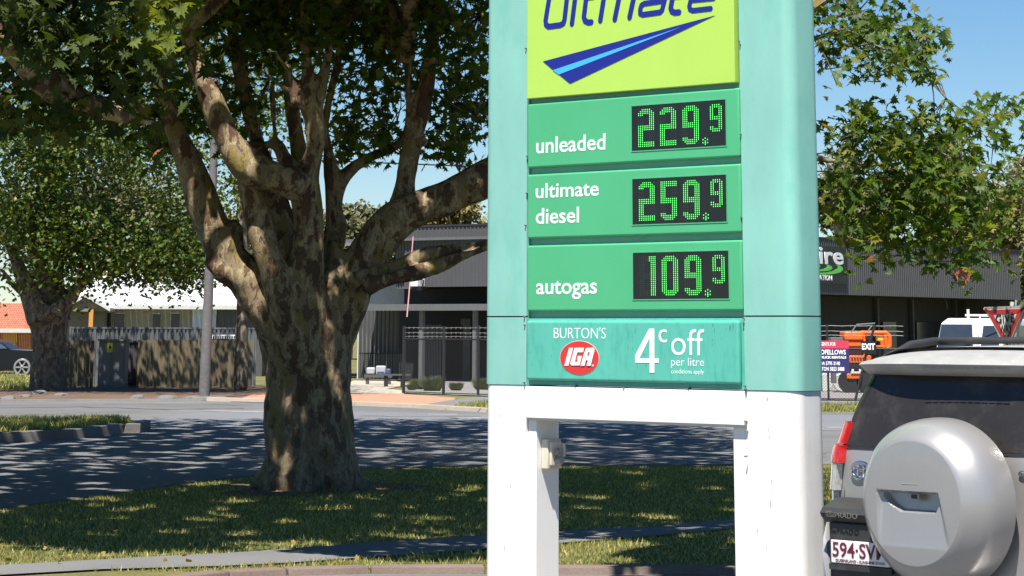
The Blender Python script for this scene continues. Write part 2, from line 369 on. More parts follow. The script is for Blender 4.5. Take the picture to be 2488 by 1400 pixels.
def seam(pts, wd, mat=None):
    q = [G(u, v) for u, v in pts]; b = MB(); vs = []
    sp, _r = [], 0
    for i in range(len(q) - 1):
        for k in range(6): sp.append(q[i].lerp(q[i + 1], k / 6) + Vector((random.uniform(-.12, .12), random.uniform(-.25, .25), 0)))
    for i, p in enumerate(sp):
        w_ = wd * random.uniform(.5, 1.4); vs += [(p.x, p.y - w_, .0115), (p.x, p.y + w_, .0115)]
    b.add(vs, [(2 * i, 2 * i + 2, 2 * i + 3, 2 * i + 1) for i in range(len(sp) - 1)]); tag(b.build('road_seam', M['tar']), kind='structure')
seam([(-50, 992), (200, 990), (420, 996), (640, 992)], .09); seam([(60, 1010), (180, 1004), (380, 1001)], .06)
seam([(860, 1030), (1000, 1034), (1180, 1029)], .05); seam([(1370, 1048), (1560, 1044), (1790, 1052)], .05); seam([(880, 1012), (1030, 1014), (1180, 1012)], .07); seam([(250, 983), (520, 984), (640, 987)], .05)
# far verge, dirt under the tree, lawn, salmon gravel, paths
sheet('dirt_verge', gp((-600, 978), (0, 976), (500, 975), (650, 979), (650, 938), (0, 938), (-600, 940)), .012, M['dirt'])
sheet('lawn', gp((-600, 948), (60, 950), (90, 930), (90, 905), (-600, 905)), .02, M['soil'])
sheet('gravel_pavement', gp((560, 977), (860, 985), (1000, 991), (1100, 976), (1108, 968), (980, 959), (620, 958)), .016, M['salmon'])
sheet('concrete_path', gp((820, 957), (980, 959), (985, 951), (940, 946), (1000, 935), (960, 927), (860, 926), (820, 940)), .02, M['concrete'])
sheet('driveway', gp((1000, 990), (1100, 973), (1160, 966), (2150, 977), (2150, 995), (1180, 1001), (1060, 995)), .020, M['drive'])
sheet('yard', gp((985, 957), (1180, 964), (2700, 982), (2900, 925), (1000, 921)), .024, M['yard'])
sheet('gravel_bed', gp((985, 957), (1180, 964), (1180, 949), (985, 942)), .028, M['gravel'])
# kerbs
def kerb(name, uvs, wd, h, mat, base=0):
    b = MB(); pts = [G(u, v) for u, v in uvs]
    for i in range(len(pts) - 1):
        a, c = pts[i], pts[i + 1]; n = int(max(1, (c - a).length // 4.5))
        for k in range(n):
            p = a.lerp(c, k / n); q = a.lerp(c, (k + 1) / n); d = (q - p); L_ = d.length; d.normalize(); m = Vector((-d.y, d.x, 0)) * wd
            if m.y < 0: m = -m
            p2 = p + d * .006; q2 = q - d * .006 + d * .0
            vs = [p2, q2, q2 + m, p2 + m]
            top = [p2 + m * .12, q2 + m * .12, q2 + m, p2 + m]
            b.add([(x.x, x.y, base) for x in vs] + [(x.x, x.y, base + h) for x in top], [(0, 1, 5, 4), (1, 2, 6, 5), (2, 3, 7, 6), (3, 0, 4, 7), (4, 5, 6, 7)])
    o = b.build(name, mat, bevel=.012); return tag(o, kind='structure')
kerb('forecourt_kerb', [(380, 1436), (480, 1418), (560, 1409), (700, 1402), (900, 1397), (1180, 1396), (2100, 1401)], .2, .06, M['kerb'])
kerb('far_kerb', [(500, 975), (640, 979), (860, 986), (1000, 992), (1100, 998), (1180, 1003)], .3, .1, M['kerb_far'])
kerb('far_kerb', [(-300, 977), (0, 976.5), (500, 975)], .3, .06, M['kerb_old'])
# traffic island on the left
isl = gp((-1500, 1090), (0, 1076), (180, 1068), (300, 1052), (325, 1043), (300, 1036), (0, 1040), (-1500, 1050))
sheet('island', isl, .15, M['soil'], thick=.146)
kerb('island_kerb', [(-1500, 1091), (0, 1077), (180, 1069), (300, 1053), (327, 1044)], .3, .17, M['kerb_old'])
# footpath
fp_n = [(-300, 1420), (0, 1402), (250, 1388), (400, 1384), (540, 1380), (700, 1372), (900, 1358), (1100, 1345), (1370, 1323), (1600, 1305), (1790, 1287), (2300, 1252)]
fp_f = [(2300, 1232), (1790, 1264), (1600, 1282), (1370, 1292), (1100, 1310), (900, 1322), (700, 1338), (540, 1349), (400, 1356), (250, 1364), (0, 1378), (-300, 1396)]
FP = gp(*(fp_n + fp_f)); sheet('footpath', FP, .016, M['footpath'])
sheet('forecourt', gp((-3000, 1500), (380, 1436), (480, 1416), (700, 1400), (900, 1396), (2100, 1401), (9000, 1500)) + [(20, 3), (-20, 3)], .006, M['asphalt'])

def inpoly(x, y, poly):
    r = np.zeros(len(x), bool); n = len(poly)
    for i in range(n):
        x0, y0 = poly[i]; x1, y1 = poly[(i + 1) % n]
        c = ((y0 > y) != (y1 > y)) & (x < (x1 - x0) * (y - y0) / (y1 - y0 + 1e-12) + x0); r ^= c
    return r
RD = road_near + road_far
def grass(name, poly, n, hmin, hmax, wd, mat, avoid=(), zb=0.0, clump=.0):
    xs = [p[0] for p in poly]; ys = [p[1] for p in poly]
    x = RNG.uniform(min(xs), max(xs), n); y = RNG.uniform(min(ys), max(ys), n)
    k = inpoly(x, y, poly)
    for a in avoid: k &= ~inpoly(x, y, a)
    x = x[k]; y = y[k]; n = len(x)
    cl = .6 + .4 * np.sin(x * 2.3 + 1.3 * np.sin(y * 1.7)) * np.sin(y * 1.9 + x)
    h = RNG.uniform(hmin, hmax, n) * (1 - clump + clump * np.clip(cl, 0, 1.2)); a = RNG.uniform(0, 2 * pi, n)
    dx = np.cos(a) * wd; dy = np.sin(a) * wd; lx = RNG.normal(0, .45, n) * h; ly = RNG.normal(0, .45, n) * h
    z = np.full(n, zb)
    v = np.stack([np.stack([x - dx, y - dy, z], 1), np.stack([x + dx, y + dy, z], 1), np.stack([x + lx, y + ly, z + h], 1)], 1).reshape(-1, 3)
    f = np.arange(3 * n).reshape(-1, 3)
    return link(name, fastmesh(name, v, f, mat), None, None, 'stuff')
near_poly = [(-7.5, 20.9), (5.5, 20.9)] + gp((2700, 1136), (1790, 1136), (1180, 1138), (900, 1145), (650, 1159), (450, 1181), (300, 1203), (0, 1243), (-500, 1280))
_tb = G(756, 1188); bare = [(_tb.x + cos(a) * 1.15 * (1 + .22 * sin(3 * a + 1) + .1 * sin(7 * a)), _tb.y + sin(a) * 1.5 * (1 + .2 * sin(2 * a) + .1 * sin(5 * a))) for a in np.linspace(0, 2 * pi, 49)[:-1]]
sheet('bare_earth', bare, .01, M['dirt'])
grass('grass', near_poly, 260000, .02, .062, .0055, M['grass'], avoid=(FP, bare), clump=.5)
grass('sparse_grass', bare, 1600, .015, .05, .0055, M['grass'], clump=.5)
grass('island_grass', gp((-700, 1078), (0, 1072), (180, 1064), (295, 1049), (318, 1043), (295, 1037), (0, 1041), (-700, 1046)), 30000, .05, .13, .012, M['grass'], zb=.15)
grass('verge_grass', gp((1080, 997), (1120, 983), (1200, 978), (2150, 985), (2150, 1001), (1180, 1001)), 26000, .04, .2, .014, M['grass'], clump=.8)
grass('lawn_grass', gp((-400, 950), (62, 948), (88, 932), (88, 908), (-400, 908)), 22000, .05, .16, .02, M['grass'], zb=.02)

# ================================================================== LEAF TOOLS
_h = []
for a, r in ((-90, .10), (-62, .52), (-38, .30), (-12, .86), (8, .50), (22, .62), (38, .48), (55, .80), (70, .46), (80, .66), (90, 1.0), (100, .66), (110, .46), (125, .80), (142, .48), (158, .62), (172, .50), (192, .86), (218, .30), (242, .52)):
    _h.append((cos(radians(a)) * r, sin(radians(a)) * r))
LEAF_V = np.array([(0, -.1, 0)] + [(x, y, .10 - .34 * abs(x) ** 1.2 - .24 * y * abs(y) + .10 * x) for x, y in _h]) * .5
LEAF_F = np.array([(0, i, i % 20 + 1) for i in range(1, 21)])
_s = [(0, -.35), (.62, -.2), (.30, .12), (.45, .52), (0, .95), (-.45, .52), (-.30, .12), (-.62, -.2)]
MID_V = np.array([(x, y, -.2 * abs(x)) for x, y in _s]) * .5
MID_F = np.array([(0, 1, 2), (2, 3, 4), (4, 5, 6), (6, 7, 0), (0, 2, 6), (2, 4, 6)])
QUAD_V = np.array([(-.3, -.5, 0), (.35, -.3, .1), (.2, .5, -.05), (-.4, .35, .05)])
QUAD_F = np.array([(0, 1, 2), (0, 2, 3)])
def leafrot(n, droop=.5):
    """random rotation matrices: leaf tips hang outward/down, faces tip to the light"""
    up = RNG.normal(0, 1, (n, 3)); up[:, 2] = np.abs(up[:, 2]) * .8 + .45; up[:, 1] -= .25
    up /= np.linalg.norm(up, axis=1)[:, None]
    d = RNG.normal(0, 1, (n, 3)); d[:, 2] -= droop * 1.6
    d -= (d * up).sum(1)[:, None] * up; d /= np.linalg.norm(d, axis=1)[:, None] + 1e-9
    s = np.cross(d, up)
    return np.stack([s, d, up], 2)
def leaves_mesh(name, pos, size, mat, kind='leaf', droop=.5):
    V, F = {'leaf': (LEAF_V, LEAF_F), 'mid': (MID_V, MID_F), 'quad': (QUAD_V, QUAD_F)}[kind]
    n = len(pos); R = leafrot(n, droop)
    v = np.einsum('nij,kj->nki', R, V) * size[:, None, None] + pos[:, None, :]
    f = (F[None] + (np.arange(n) * len(V))[:, None, None]).reshape(-1, 3)
    return fastmesh(name, v.reshape(-1, 3), f, mat)
def clusters_from_px(ells, Yc, dens, spread, per, Yspan):
    """ellipses given in photo pixels at a depth -> cluster centres in the place"""
    c = []
    for e in ells:
        u, v, ru, rv = e[:4]; k = e[4] if len(e) > 4 else 1; yo = e[5] if len(e) > 5 else 0
        n = max(1, int(pi * ru * rv * dens * k * k))
        for _ in range(n):
            a = random.uniform(0, 2 * pi); r = math.sqrt(random.random())
            c.append(P(u + ru * r * cos(a), v + rv * r * sin(a), Yc + yo + random.uniform(-Yspan, Yspan)))
    return np.array([tuple(p) for p in c])
def expand(cl, per, spread):
    n = RNG.poisson(per, len(cl)); p = np.repeat(cl, n, 0)
    return p + RNG.normal(0, spread, p.shape)
def twig_mesh(name, a, b, r, mat):
    a = np.asarray(a); b = np.asarray(b); n = len(a); d = b - a; L_ = np.linalg.norm(d, axis=1)[:, None] + 1e-9; d = d / L_
    s = np.cross(d, np.array([.2, .3, .93])); s /= np.linalg.norm(s, axis=1)[:, None] + 1e-9; t = np.cross(d, s)
    m = (a + b) / 2 + RNG.normal(0, .06, (n, 3)) * L_
    vs = []
    for c, k in ((a, 1), (m, .75), (b, .35)):
        for q in range(3):
            an = 2 * pi * q / 3; vs.append(c + (s * cos(an) + t * sin(an)) * (r * k)[:, None])
    v = np.stack(vs, 1).reshape(-1, 3)
    f = []
    for l in (0, 3):
        for q in range(3): f.append((l + q, l + (q + 1) % 3, l + 3 + (q + 1) % 3, l + 3 + q))
    f = np.array(f)
    return fastmesh(name, v, (f[None] + (np.arange(n) * 9)[:, None, None]).reshape(-1, 4), mat)
def smooth_path(pts, rs, sub=4):
    out = []; ro = []; n = len(pts)
    for i in range(n - 1):
        p0 = pts[max(i - 1, 0)]; p1 = pts[i]; p2 = pts[i + 1]; p3 = pts[min(i + 2, n - 1)]
        for k in range(sub):
            t = k / sub
            out.append(.5 * ((2 * p1) + (p2 - p0) * t + (2 * p0 - 5 * p1 + 4 * p2 - p3) * t * t + (3 * p1 - p0 - 3 * p2 + p3) * t ** 3))
            ro.append(rs[i] + (rs[i + 1] - rs[i]) * t)
    out.append(pts[-1]); ro.append(rs[-1]); return out, ro
def limbs_mesh(name, limbs, Y, voxel, mat, base, extra=None):
    b = MB()
    for L_ in limbs:
        yo = L_[0]; pts = []; rs = []
        for q in L_[1]:
            u, v, r = q[:3]; y2 = q[3] if len(q) > 3 else yo
            p = P(u, v, Y + y2); pts.append(p); rs.append(r * (Y + y2) / 6440)
        sp, sr = smooth_path(pts, rs)
        for i in range(len(sp)):
            k = noise.noise(sp[i] * 2.1) * .10; sr[i] *= 1 + k + .06 * noise.noise(sp[i] * 6)
        b.tube(sp, sr, 12)
    if extra: extra(b)
    me = b.mesh(name)
    o = bpy.data.objects.new('tmp', me); COL.objects.link(o)
    md = o.modifiers.new('r', 'REMESH'); md.mode = 'VOXEL'; md.voxel_size = voxel; md.use_smooth_shade = True
    dg = bpy.context.evaluated_depsgraph_get(); dg.update()
    m2 = bpy.data.meshes.new_from_object(o.evaluated_get(dg)); bpy.data.objects.remove(o)
    bm = bmesh.new(); bm.from_mesh(m2)
    for _ in range(3): bmesh.ops.smooth_vert(bm, verts=bm.verts, factor=.5, use_axis_x=True, use_axis_y=True, use_axis_z=True)
    bm.normal_update()
    for v in bm.verts:
        c = v.co; low = max(0, min(1, 1 - c.z / 2.2))
        d = noise.noise(Vector((c.x * 3, c.y * 3, c.z * 1.6))) * .03 + noise.noise(Vector((c.x * 9, c.y * 9, c.z * 3.2))) * (.005 + .018 * low)
        v.co = c + v.normal * d
    base = Vector(base)
    for v in bm.verts: v.co -= base
    for f in bm.faces: f.smooth = True
    bm.to_mesh(m2); bm.free(); m2.materials.clear(); m2.materials.append(mat); m2.name = name
    return m2

KS = 1 / tan(SUN_E)
def beam(p): return p[:, 0] + SUN_TRAVEL.x * KS * p[:, 2], p[:, 1] + SUN_TRAVEL.y * KS * p[:, 2]
_w = [(RNG.uniform(3.5, 12), RNG.uniform(0, 2 * pi), RNG.uniform(0, 2 * pi)) for _ in range(16)]
def gapfield(p):
    """where the crown has gaps along the light: a smooth random field"""
    gx, gy = beam(p); f = 0
    for k, a, ph in _w: f = f + np.sin(k * (gx * cos(a) + gy * sin(a)) + ph)
    return f / math.sqrt(8), gx, gy
OPEN = []
def opened(p):
    gx, gy = beam(p); m = np.zeros(len(p), bool)
    for q, r in OPEN:
        a = np.array([tuple(q)]); qx, qy = beam(a); m |= (np.hypot(gx - qx[0], gy - qy[0]) < r * (1 + .35 * np.sin(3 * np.arctan2(gy - qy[0], gx - qx[0]) + q.x * 7))) & (p[:, 1] < q.y - .15)
    return m
# ================================================================== MAIN PLANE TREE
TB = G(756, 1188); TY = TB.y
OPEN += [(P(165, 222, 21.4), .11), (P(440, 50, 21.4), .6), (P(440, 50, TY - 1.6), .6), (P(540, 270, TY - 1), .22), (P(500, 180, TY - 1), .16), (P(735, 247, TY - .6), .2), (P(700, 960, TY - .5), .12), (P(735, 1010, TY - .5), .10), (P(690, 1110, TY - .5), .16), (P(800, 640, TY - .4), .12),
         (P(1012, 626, TY - .5), .12), (P(965, 645, TY - .5), .08), (P(1050, 655, TY - .6), .13), (P(1140, 598, TY - .5), .1), (P(635, 570, TY - .7), .14), (P(622, 500, TY - .7), .08), (P(670, 680, TY - .7), .10), (P(780, 690, TY - .6), .1), (P(580, 380, TY - 1), .12), (P(1160, 420, TY - .4), .14)]
def roots(b):
    for a, l, r in ((-2.9, .74, .12), (-2.3, .72, .14), (-1.6, .78, .16), (-.9, .85, .16), (-.25, .92, .13), (.6, .8, .14), (1.6, .8, .14), (2.6, .72, .12)):
        d = Vector((cos(a), sin(a), 0)); c = Vector((TB.x - .03, TB.y, 0))
        b.tube([c + d * .3 + Vector((0, 0, .55)), c + d * .46 + Vector((0, 0, .2)), c + d * .60 + Vector((0, 0, .05)), c + d * l + Vector((0, 0, -.06))], [r * 1.15, r * 1.05, r * .8, r * .3], 10)
LIMBS = [
 (0, [(757, 1210, 122), (756, 1150, 116), (752, 1090, 112), (749, 1000, 107), (748, 900, 108), (747, 840, 112), (746, 790, 106), (745, 750, 70)]),
 (-.25, [(745, 930, 70, 0), (708, 845, 80, -.05), (668, 765, 60), (618, 698, 50), (568, 640, 46), (530, 585, 44), (492, 490, 40), (464, 410, 36), (432, 330, 29), (398, 240, 20), (370, 140, 15), (345, 50, 11), (330, -60, 10)]),
 (-.3, [(600, 680, 44), (545, 655, 34), (520, 648, 30), (510, 655, 20)]),
 (-.3, [(555, 600, 40), (572, 555, 26), (584, 540, 14)]),
 (-.6, [(748, 950, 66, -.1), (728, 850, 66, -.3), (690, 740, 42), (668, 670, 37), (648, 615, 33), (632, 560, 31), (616, 495, 32), (608, 440, 33), (598, 395, 30)]),
 (-.85, [(456, 60, 12), (462, 110, 20), (490, 195, 27), (528, 280, 31), (560, 350, 36), (605, 405, 41), (655, 428, 39), (700, 440, 37), (735, 465, 32)]),
 (-.4, [(748, 900, 85, -.05), (745, 800, 66, -.25), (738, 700, 50), (740, 620, 45), (748, 535, 40), (740, 460, 40), (752, 410, 27), (764, 370, 23), (769, 335, 28), (763, 285, 27), (755, 243, 29), (748, 180, 18), (742, 120, 14), (737, 60, 12), (735, -60, 10)]),
 (-.45, [(765, 250, 24), (785, 190, 14), (797, 130, 11), (812, 60, 9)]),
 (-.5, [(750, 250, 22), (722, 215, 12), (695, 165, 9), (668, 128, 9)]),
 (-.5, [(750, 255, 20), (715, 240, 10), (680, 205, 7), (620, 172, 5)]),
 (-.5, [(735, 240, 16), (722, 243, 12), (708, 252, 13), (702, 256, 6)]),
 (.5, [(715, 690, 60), (690, 600, 44), (674, 520, 38), (655, 450, 32), (635, 380, 26), (605, 270, 20), (575, 140, 16), (560, 40, 12)]),
 (.6, [(745, 620, 40), (742, 520, 26), (734, 430, 22), (724, 350, 21), (716, 290, 18), (700, 190, 16), (688, 110, 14), (680, 20, 12)]),
 (.35, [(722, 420, 24), (692, 388, 20), (674, 355, 19), (645, 350, 12), (590, 352, 9)]),
 (.3, [(672, 358, 15), (668, 330, 7), (664, 280, 6), (660, 200, 5)]),
 (.65, [(785, 720, 46), (800, 640, 32), (812, 560, 24), (812, 500, 21), (806, 430, 20), (797, 370, 14), (790, 310, 13), (800, 240, 12), (822, 150, 11), (830, 60, 9)]),
 (.65, [(812, 490, 22), (832, 440, 18), (866, 403, 15), (915, 375, 14), (965, 352, 12), (988, 320, 10), (992, 240, 9), (985, 140, 8)]),
 (.6, [(815, 600, 22), (832, 545, 12), (830, 530, 8)]),
 (-.1, [(800, 700, 40), (818, 640, 24), (812, 600, 18), (800, 588, 10)]),
 (0, [(750, 930, 80, 0), (775, 850, 82, 0), (812, 768, 66), (852, 690, 58), (885, 630, 54), (918, 585, 52), (960, 540, 48), (1010, 510, 46), (1070, 485, 45), (1130, 458, 45), (1190, 430, 44), (1330, 370, 34), (1500, 330, 22), (1700, 330, 15), (1850, 360, 11), (1985, 385, 7), (2120, 400, 5), (2260, 380, 4)]),
 (.3, [(968, 540, 38), (980, 480, 27), (984, 440, 23), (992, 390, 24), (1003, 350, 26), (1020, 290, 24), (1032, 220, 21), (1044, 150, 18), (1056, 60, 14), (1065, -60, 12)]),
 (.25, [(985, 380, 11), (988, 300, 8), (992, 220, 7), (1000, 120, 6)]),
 (-.05, [(1012, 300, 22), (1012, 296, 14, -.14)]),
 (-.3, [(1010, 350, 14), (1030, 342, 13), (1038, 338, 8)]),
 (-.35, [(880, 690, 34), (920, 665, 22), (955, 648, 15), (1010, 626, 17), (1060, 613, 15), (1110, 604, 13), (1185, 592, 12), (1300, 580, 10), (1420, 600, 7)]),
 (-.5, [(884, 700, 30), (925, 684, 20), (955, 676, 17), (1010, 663, 19), (1060, 648, 18), (1120, 625, 14), (1180, 603, 11), (1260, 570, 9)]),
 (.1, [(1500, 320, 16), (1650, 230, 12), (1800, 150, 9), (1960, 100, 7), (2080, 60, 5)]),
]
tree = empty('plane_tree', (TB.x, TB.y, 0), 0, 'huge plane tree with mottled forking trunk on the grass left of the price sign', 'tree')
me = limbs_mesh('trunk', LIMBS, TY, .034, M['bark'], (TB.x, TB.y, 0), roots)
link('trunk', me, M['bark'], tree)
# upper crown scaffold (above the frame) and foliage
OFF = np.array([TB.x, TB.y, 0])
tops = [P(345, 20, TY), P(456, 60, TY - .8), P(735, -40, TY), P(812, 60, TY), P(1065, -40, TY), P(560, 40, TY), P(680, 20, TY), P(830, 60, TY), P(985, 140, TY), P(1500, 320, TY)]
sc = MB(); ends = []
for p in tops:
    for _ in range(3):
        q = p.copy(); d = Vector((random.gauss(0, .6) + (p.x - TB.x) * .12, random.gauss(0, .8), 1)).normalized(); pts = [q.copy()]
        for k in range(6):
            d = (d + Vector((random.gauss(0, .28), random.gauss(0, .28), .05))).normalized(); q = q + d * 1.5; pts.append(q.copy())
        sc.tube([x - TB for x in pts], [.12, .10, .08, .06, .045, .03, .015], 6); ends += pts[1:]
sc.build('branch', M['bark'], tree, smooth=True)
VIS = [(430, 30, 150, 60), (600, 30, 180, 80), (770, 30, 180, 95), (930, 60, 130, 90, 1), (1080, 40, 130, 90), (1130, 190, 80, 130), (910, 190, 100, 70, .9, 1), (900, 300, 85, 70, .9, 1.2), (1060, 200, 70, 60, .8, 1),
       (850, 350, 42, 45, .9, 1), (920, 330, 45, 40, .8, 1), (1110, 330, 75, 75, .9, .8), (1095, 420, 30, 16, .6, .5), (440, 200, 110, 90, 1, .5), (380, 300, 80, 60, 1, .4), (390, 360, 50, 28, .8), (520, 300, 60, 80, .9, .8), (620, 190, 60, 120, .8, 1), (630, 90, 70, 70, 1), (720, 130, 80, 80, .6, 1), (880, 110, 70, 60, .5, 1), (1160, 440, 24, 14, .5), (1155, 505, 24, 12, .7, .6),
       (2060, 40, 110, 80, .9), (2150, 100, 110, 70, .9), (2230, 130, 70, 55, .8), (2060, 160, 70, 40, .45), (2180, 180, 90, 25, .35), (2255, 165, 40, 35, .8), (2050, 215, 40, 18, .25),
       (2090, 300, 50, 50, .8), (2150, 305, 90, 38, .9), (2230, 330, 80, 60, .9), (2050, 370, 70, 60, .6), (2180, 410, 140, 60, 1), (2310, 370, 80, 80, .8), (2390, 290, 40, 50, .9), (2440, 320, 40, 60, .8), (2480, 270, 20, 40, 1), (2300, 240, 16, 18, .8),
       (2050, 470, 60, 60, .9), (2110, 560, 90, 60, .9), (2220, 500, 120, 80, .95), (2340, 480, 120, 90, .9), (2440, 480, 50, 100, .7), (2080, 610, 36, 26, .9), (2260, 590, 80, 40, .9), (2370, 580, 80, 40, .8), (2310, 640, 50, 26, .8), (2360, 625, 50, 20, .6),
       (900, -60, 900, 50, .6)]
cl = clusters_from_px(VIS, TY + .4, 1 / 520, .2, 9, 1.3)
lv = expand(cl, 8.5, .165)
u, v = project(lv)
# keep stems readable: thin leaves that hang straight in front of the fork
blk = ((u > 640) & (u < 1180) & (v > 180) & (lv[:, 1] < TY + .1) & (RNG.random(len(u)) < .8)) | ((u > 455) & (u < 720) & (v > 110) & (v < 470) & (lv[:, 1] < TY - .2))
gapk = ((u > 1985) & (u < 2058) & (v > 588) & (v < 705)) | (u > 1990) & (((v > 196) & (v < 240) & (u < 2330) & (RNG.random(len(u)) < .85)) | ((u > 2312 - .0 * v) & (v < 225)))
sky_keep = ((u > 830) & (u < 1190) & (v > 405) & (v < 545)) | ((u > 645) & (u < 700) & (v > 285) & (v < 400))
keep = ~gapk & ~blk & ~(sky_keep & (RNG.random(len(u)) < .93))
lv = lv[keep]
# crown above and around the frame, with unseen leaf masses added for shade
NB = 2700
th = RNG.uniform(0, 2 * pi, NB); ph = np.arccos(RNG.uniform(-.75, 1, NB)); rr = RNG.uniform(.25, 1, NB) ** .6
cb = np.stack([TB.x + .8 + np.cos(th) * np.sin(ph) * rr * 9.6, TB.y + 5 + np.sin(th) * np.sin(ph) * rr * 16.0, 10.2 + np.cos(ph) * rr * 6.6], 1)
NF = 1900; fz_ = RNG.uniform(5.0, 9.5, NF); fyy = RNG.uniform(0, 1, NF) ** .9
cf = np.stack([RNG.uniform(-10.5, 7.5, NF), 21.6 - .47 * fz_ + fyy * 14, fz_], 1)  # front leaf clusters added out of view to shade the lawn
wob = np.sin(cf[:, 0] * 1.1) * .7 + np.sin(cf[:, 0] * 2.7 + 1) * .5
cf = cf[(cf[:, 1] > 21.4 - .47 * cf[:, 2] + wob * .6 + 2.2 / (1 + np.exp((cf[:, 0] + 4) * 4)))]
ho = np.sin(cf[:, 0] * 1.9 + 2) * np.sin(cf[:, 1] * 2.3 + cf[:, 0]) ; cf = cf[ho < .8]
bl2 = RNG.normal(0, 1, (80, 3)); bl2 /= np.linalg.norm(bl2, axis=1)[:, None]; bl2 = bl2 * (RNG.random(80) ** .4)[:, None] * np.array([1.0, 1.9, .6]) + np.array([.98, 18.6, 6.2])  # unseen leaf blob, added to cast the rounded shadow between the sign legs
cg = np.stack([RNG.uniform(-16, -3.5, 900), RNG.uniform(36, 51, 900), RNG.uniform(8, 13, 900)], 1)  # more unseen leaf clusters, added to shade the traffic island
cb = np.concatenate([cb, cf, bl2, cg])
sub = np.repeat(cb, 5, 0) + RNG.normal(0, .5, (len(cb) * 5, 3))
uu, vv = project(sub)
out = ~((vv > -90) & (uu > -150) & (uu < 2640) & (sub[:, 1] > 3)) & (sub[:, 2] > 4.2)
sub = sub[out]
cr = expand(sub, 8.5, .26)
u2, v2 = project(cr); cr = cr[~((v2 > -10) & (u2 > -60) & (u2 < 2560))]
f_, gx_, gy_ = gapfield(cr)
thr = np.where(gx_ < -3.4, .85, np.where(gx_ < 0, 1.05, 1.2)); thr = np.where(gy_ < 35, np.maximum(thr + .2, 1.18), thr); thr = np.where((gy_ > 35) & (gx_ < -3), .66, thr)
cr = cr[(f_ < thr) & ~((cr[:, 0] > 2.2 + .4 * np.sin(cr[:, 2] * 2))) & ~((gy_ < 23.8 - 1.5 * (gx_ < .3) / (1 + np.exp(-(gx_ + 3) * 3)) + .4 * np.sin(gx_ * 2.2)) & ~((np.hypot((gx_ - 1.8) / 1.0, (gy_ - 21.3) / 2.7) < 1.0)))]
cr = cr[~opened(cr)]; f_, gx_, gy_ = gapfield(lv); lv = lv[((f_ < thr.mean() + .3) | (RNG.random(len(lv)) < .35)) & ~(opened(lv) & (RNG.random(len(lv)) < .85))]
sz = RNG.uniform(.11, .26, len(lv)); szc = RNG.uniform(.24, .36, len(cr))
order = np.argsort(lv[:, 1] + RNG.normal(0, .15, len(lv)))
uo, vo = project(lv[order])
vis = order[(uo > 0) & (uo < 2488) & (vo > 0) & ~((uo > 1170) & (uo < 2000))]
sel = vis[:300]; rest = np.setdiff1d(np.arange(len(lv)), sel)
ri = RNG.random(len(rest)) < .13
link('foliage', leaves_mesh('foliage', lv[rest[~ri]] - OFF, sz[rest[~ri]], M['leaf']), None, tree, 'stuff')
link('foliage_pale', leaves_mesh('foliage_pale', lv[rest[ri]] - OFF, sz[rest[ri]], M['leaf_pale']), None, tree, 'stuff')
link('crown', leaves_mesh('crown', cr - OFF, szc, M['leaf'], 'mid'), None, tree, 'stuff')
lm = [fastmesh('leaf', LEAF_V, LEAF_F, m_) for m_ in (M['leaf'], M['leaf'], M['leaf_pale'])]
lm_red = fastmesh('leaf_red', LEAF_V, LEAF_F, M['leaf_red'])
def leaf_objs(pos, size, parent, meshes, off, red=()):
    R = leafrot(len(pos))
    for i, p in enumerate(pos):
        o = bpy.data.objects.new('leaf', lm_red if i in red else meshes[i % len(meshes)]); COL.objects.link(o); o.parent = parent
        Mx = Matrix([[*R[i][r], 0] for r in range(3)] + [[0, 0, 0, 1]]) @ Matrix.Scale(float(size[i]), 4); Mx.translation = Vector(p) - Vector(off)
        o.matrix_local = Mx
leaf_objs(lv[sel], sz[sel], tree, lm, tuple(OFF), red={40})
redp = np.array([tuple(P(u_, v_, TY - .9)) for u_, v_ in ((2322, 668), (2338, 662), (2348, 672), (380, 370), (460, 387), (2330, 655))])
link('autumn_leaves', leaves_mesh('autumn_leaves', redp - OFF, np.full(len(redp), .22), M['leaf_red']), None, tree, 'stuff')
# twigs joining clusters
npk = clusters_from_px(VIS, TY + .5, 1 / 16000, .2, 1, .6)
d2 = ((cl[:, None, :] - npk[None]) ** 2).sum(2); near = npk[d2.argmin(1)]
tk_ = np.linalg.norm(near - cl, axis=1) < .8; near = near[tk_]; cl = cl[tk_]
link('twigs', twig_mesh('twigs', near - OFF, cl - OFF, np.full(len(cl), .011), M['bark_far']), None, tree, 'stuff')

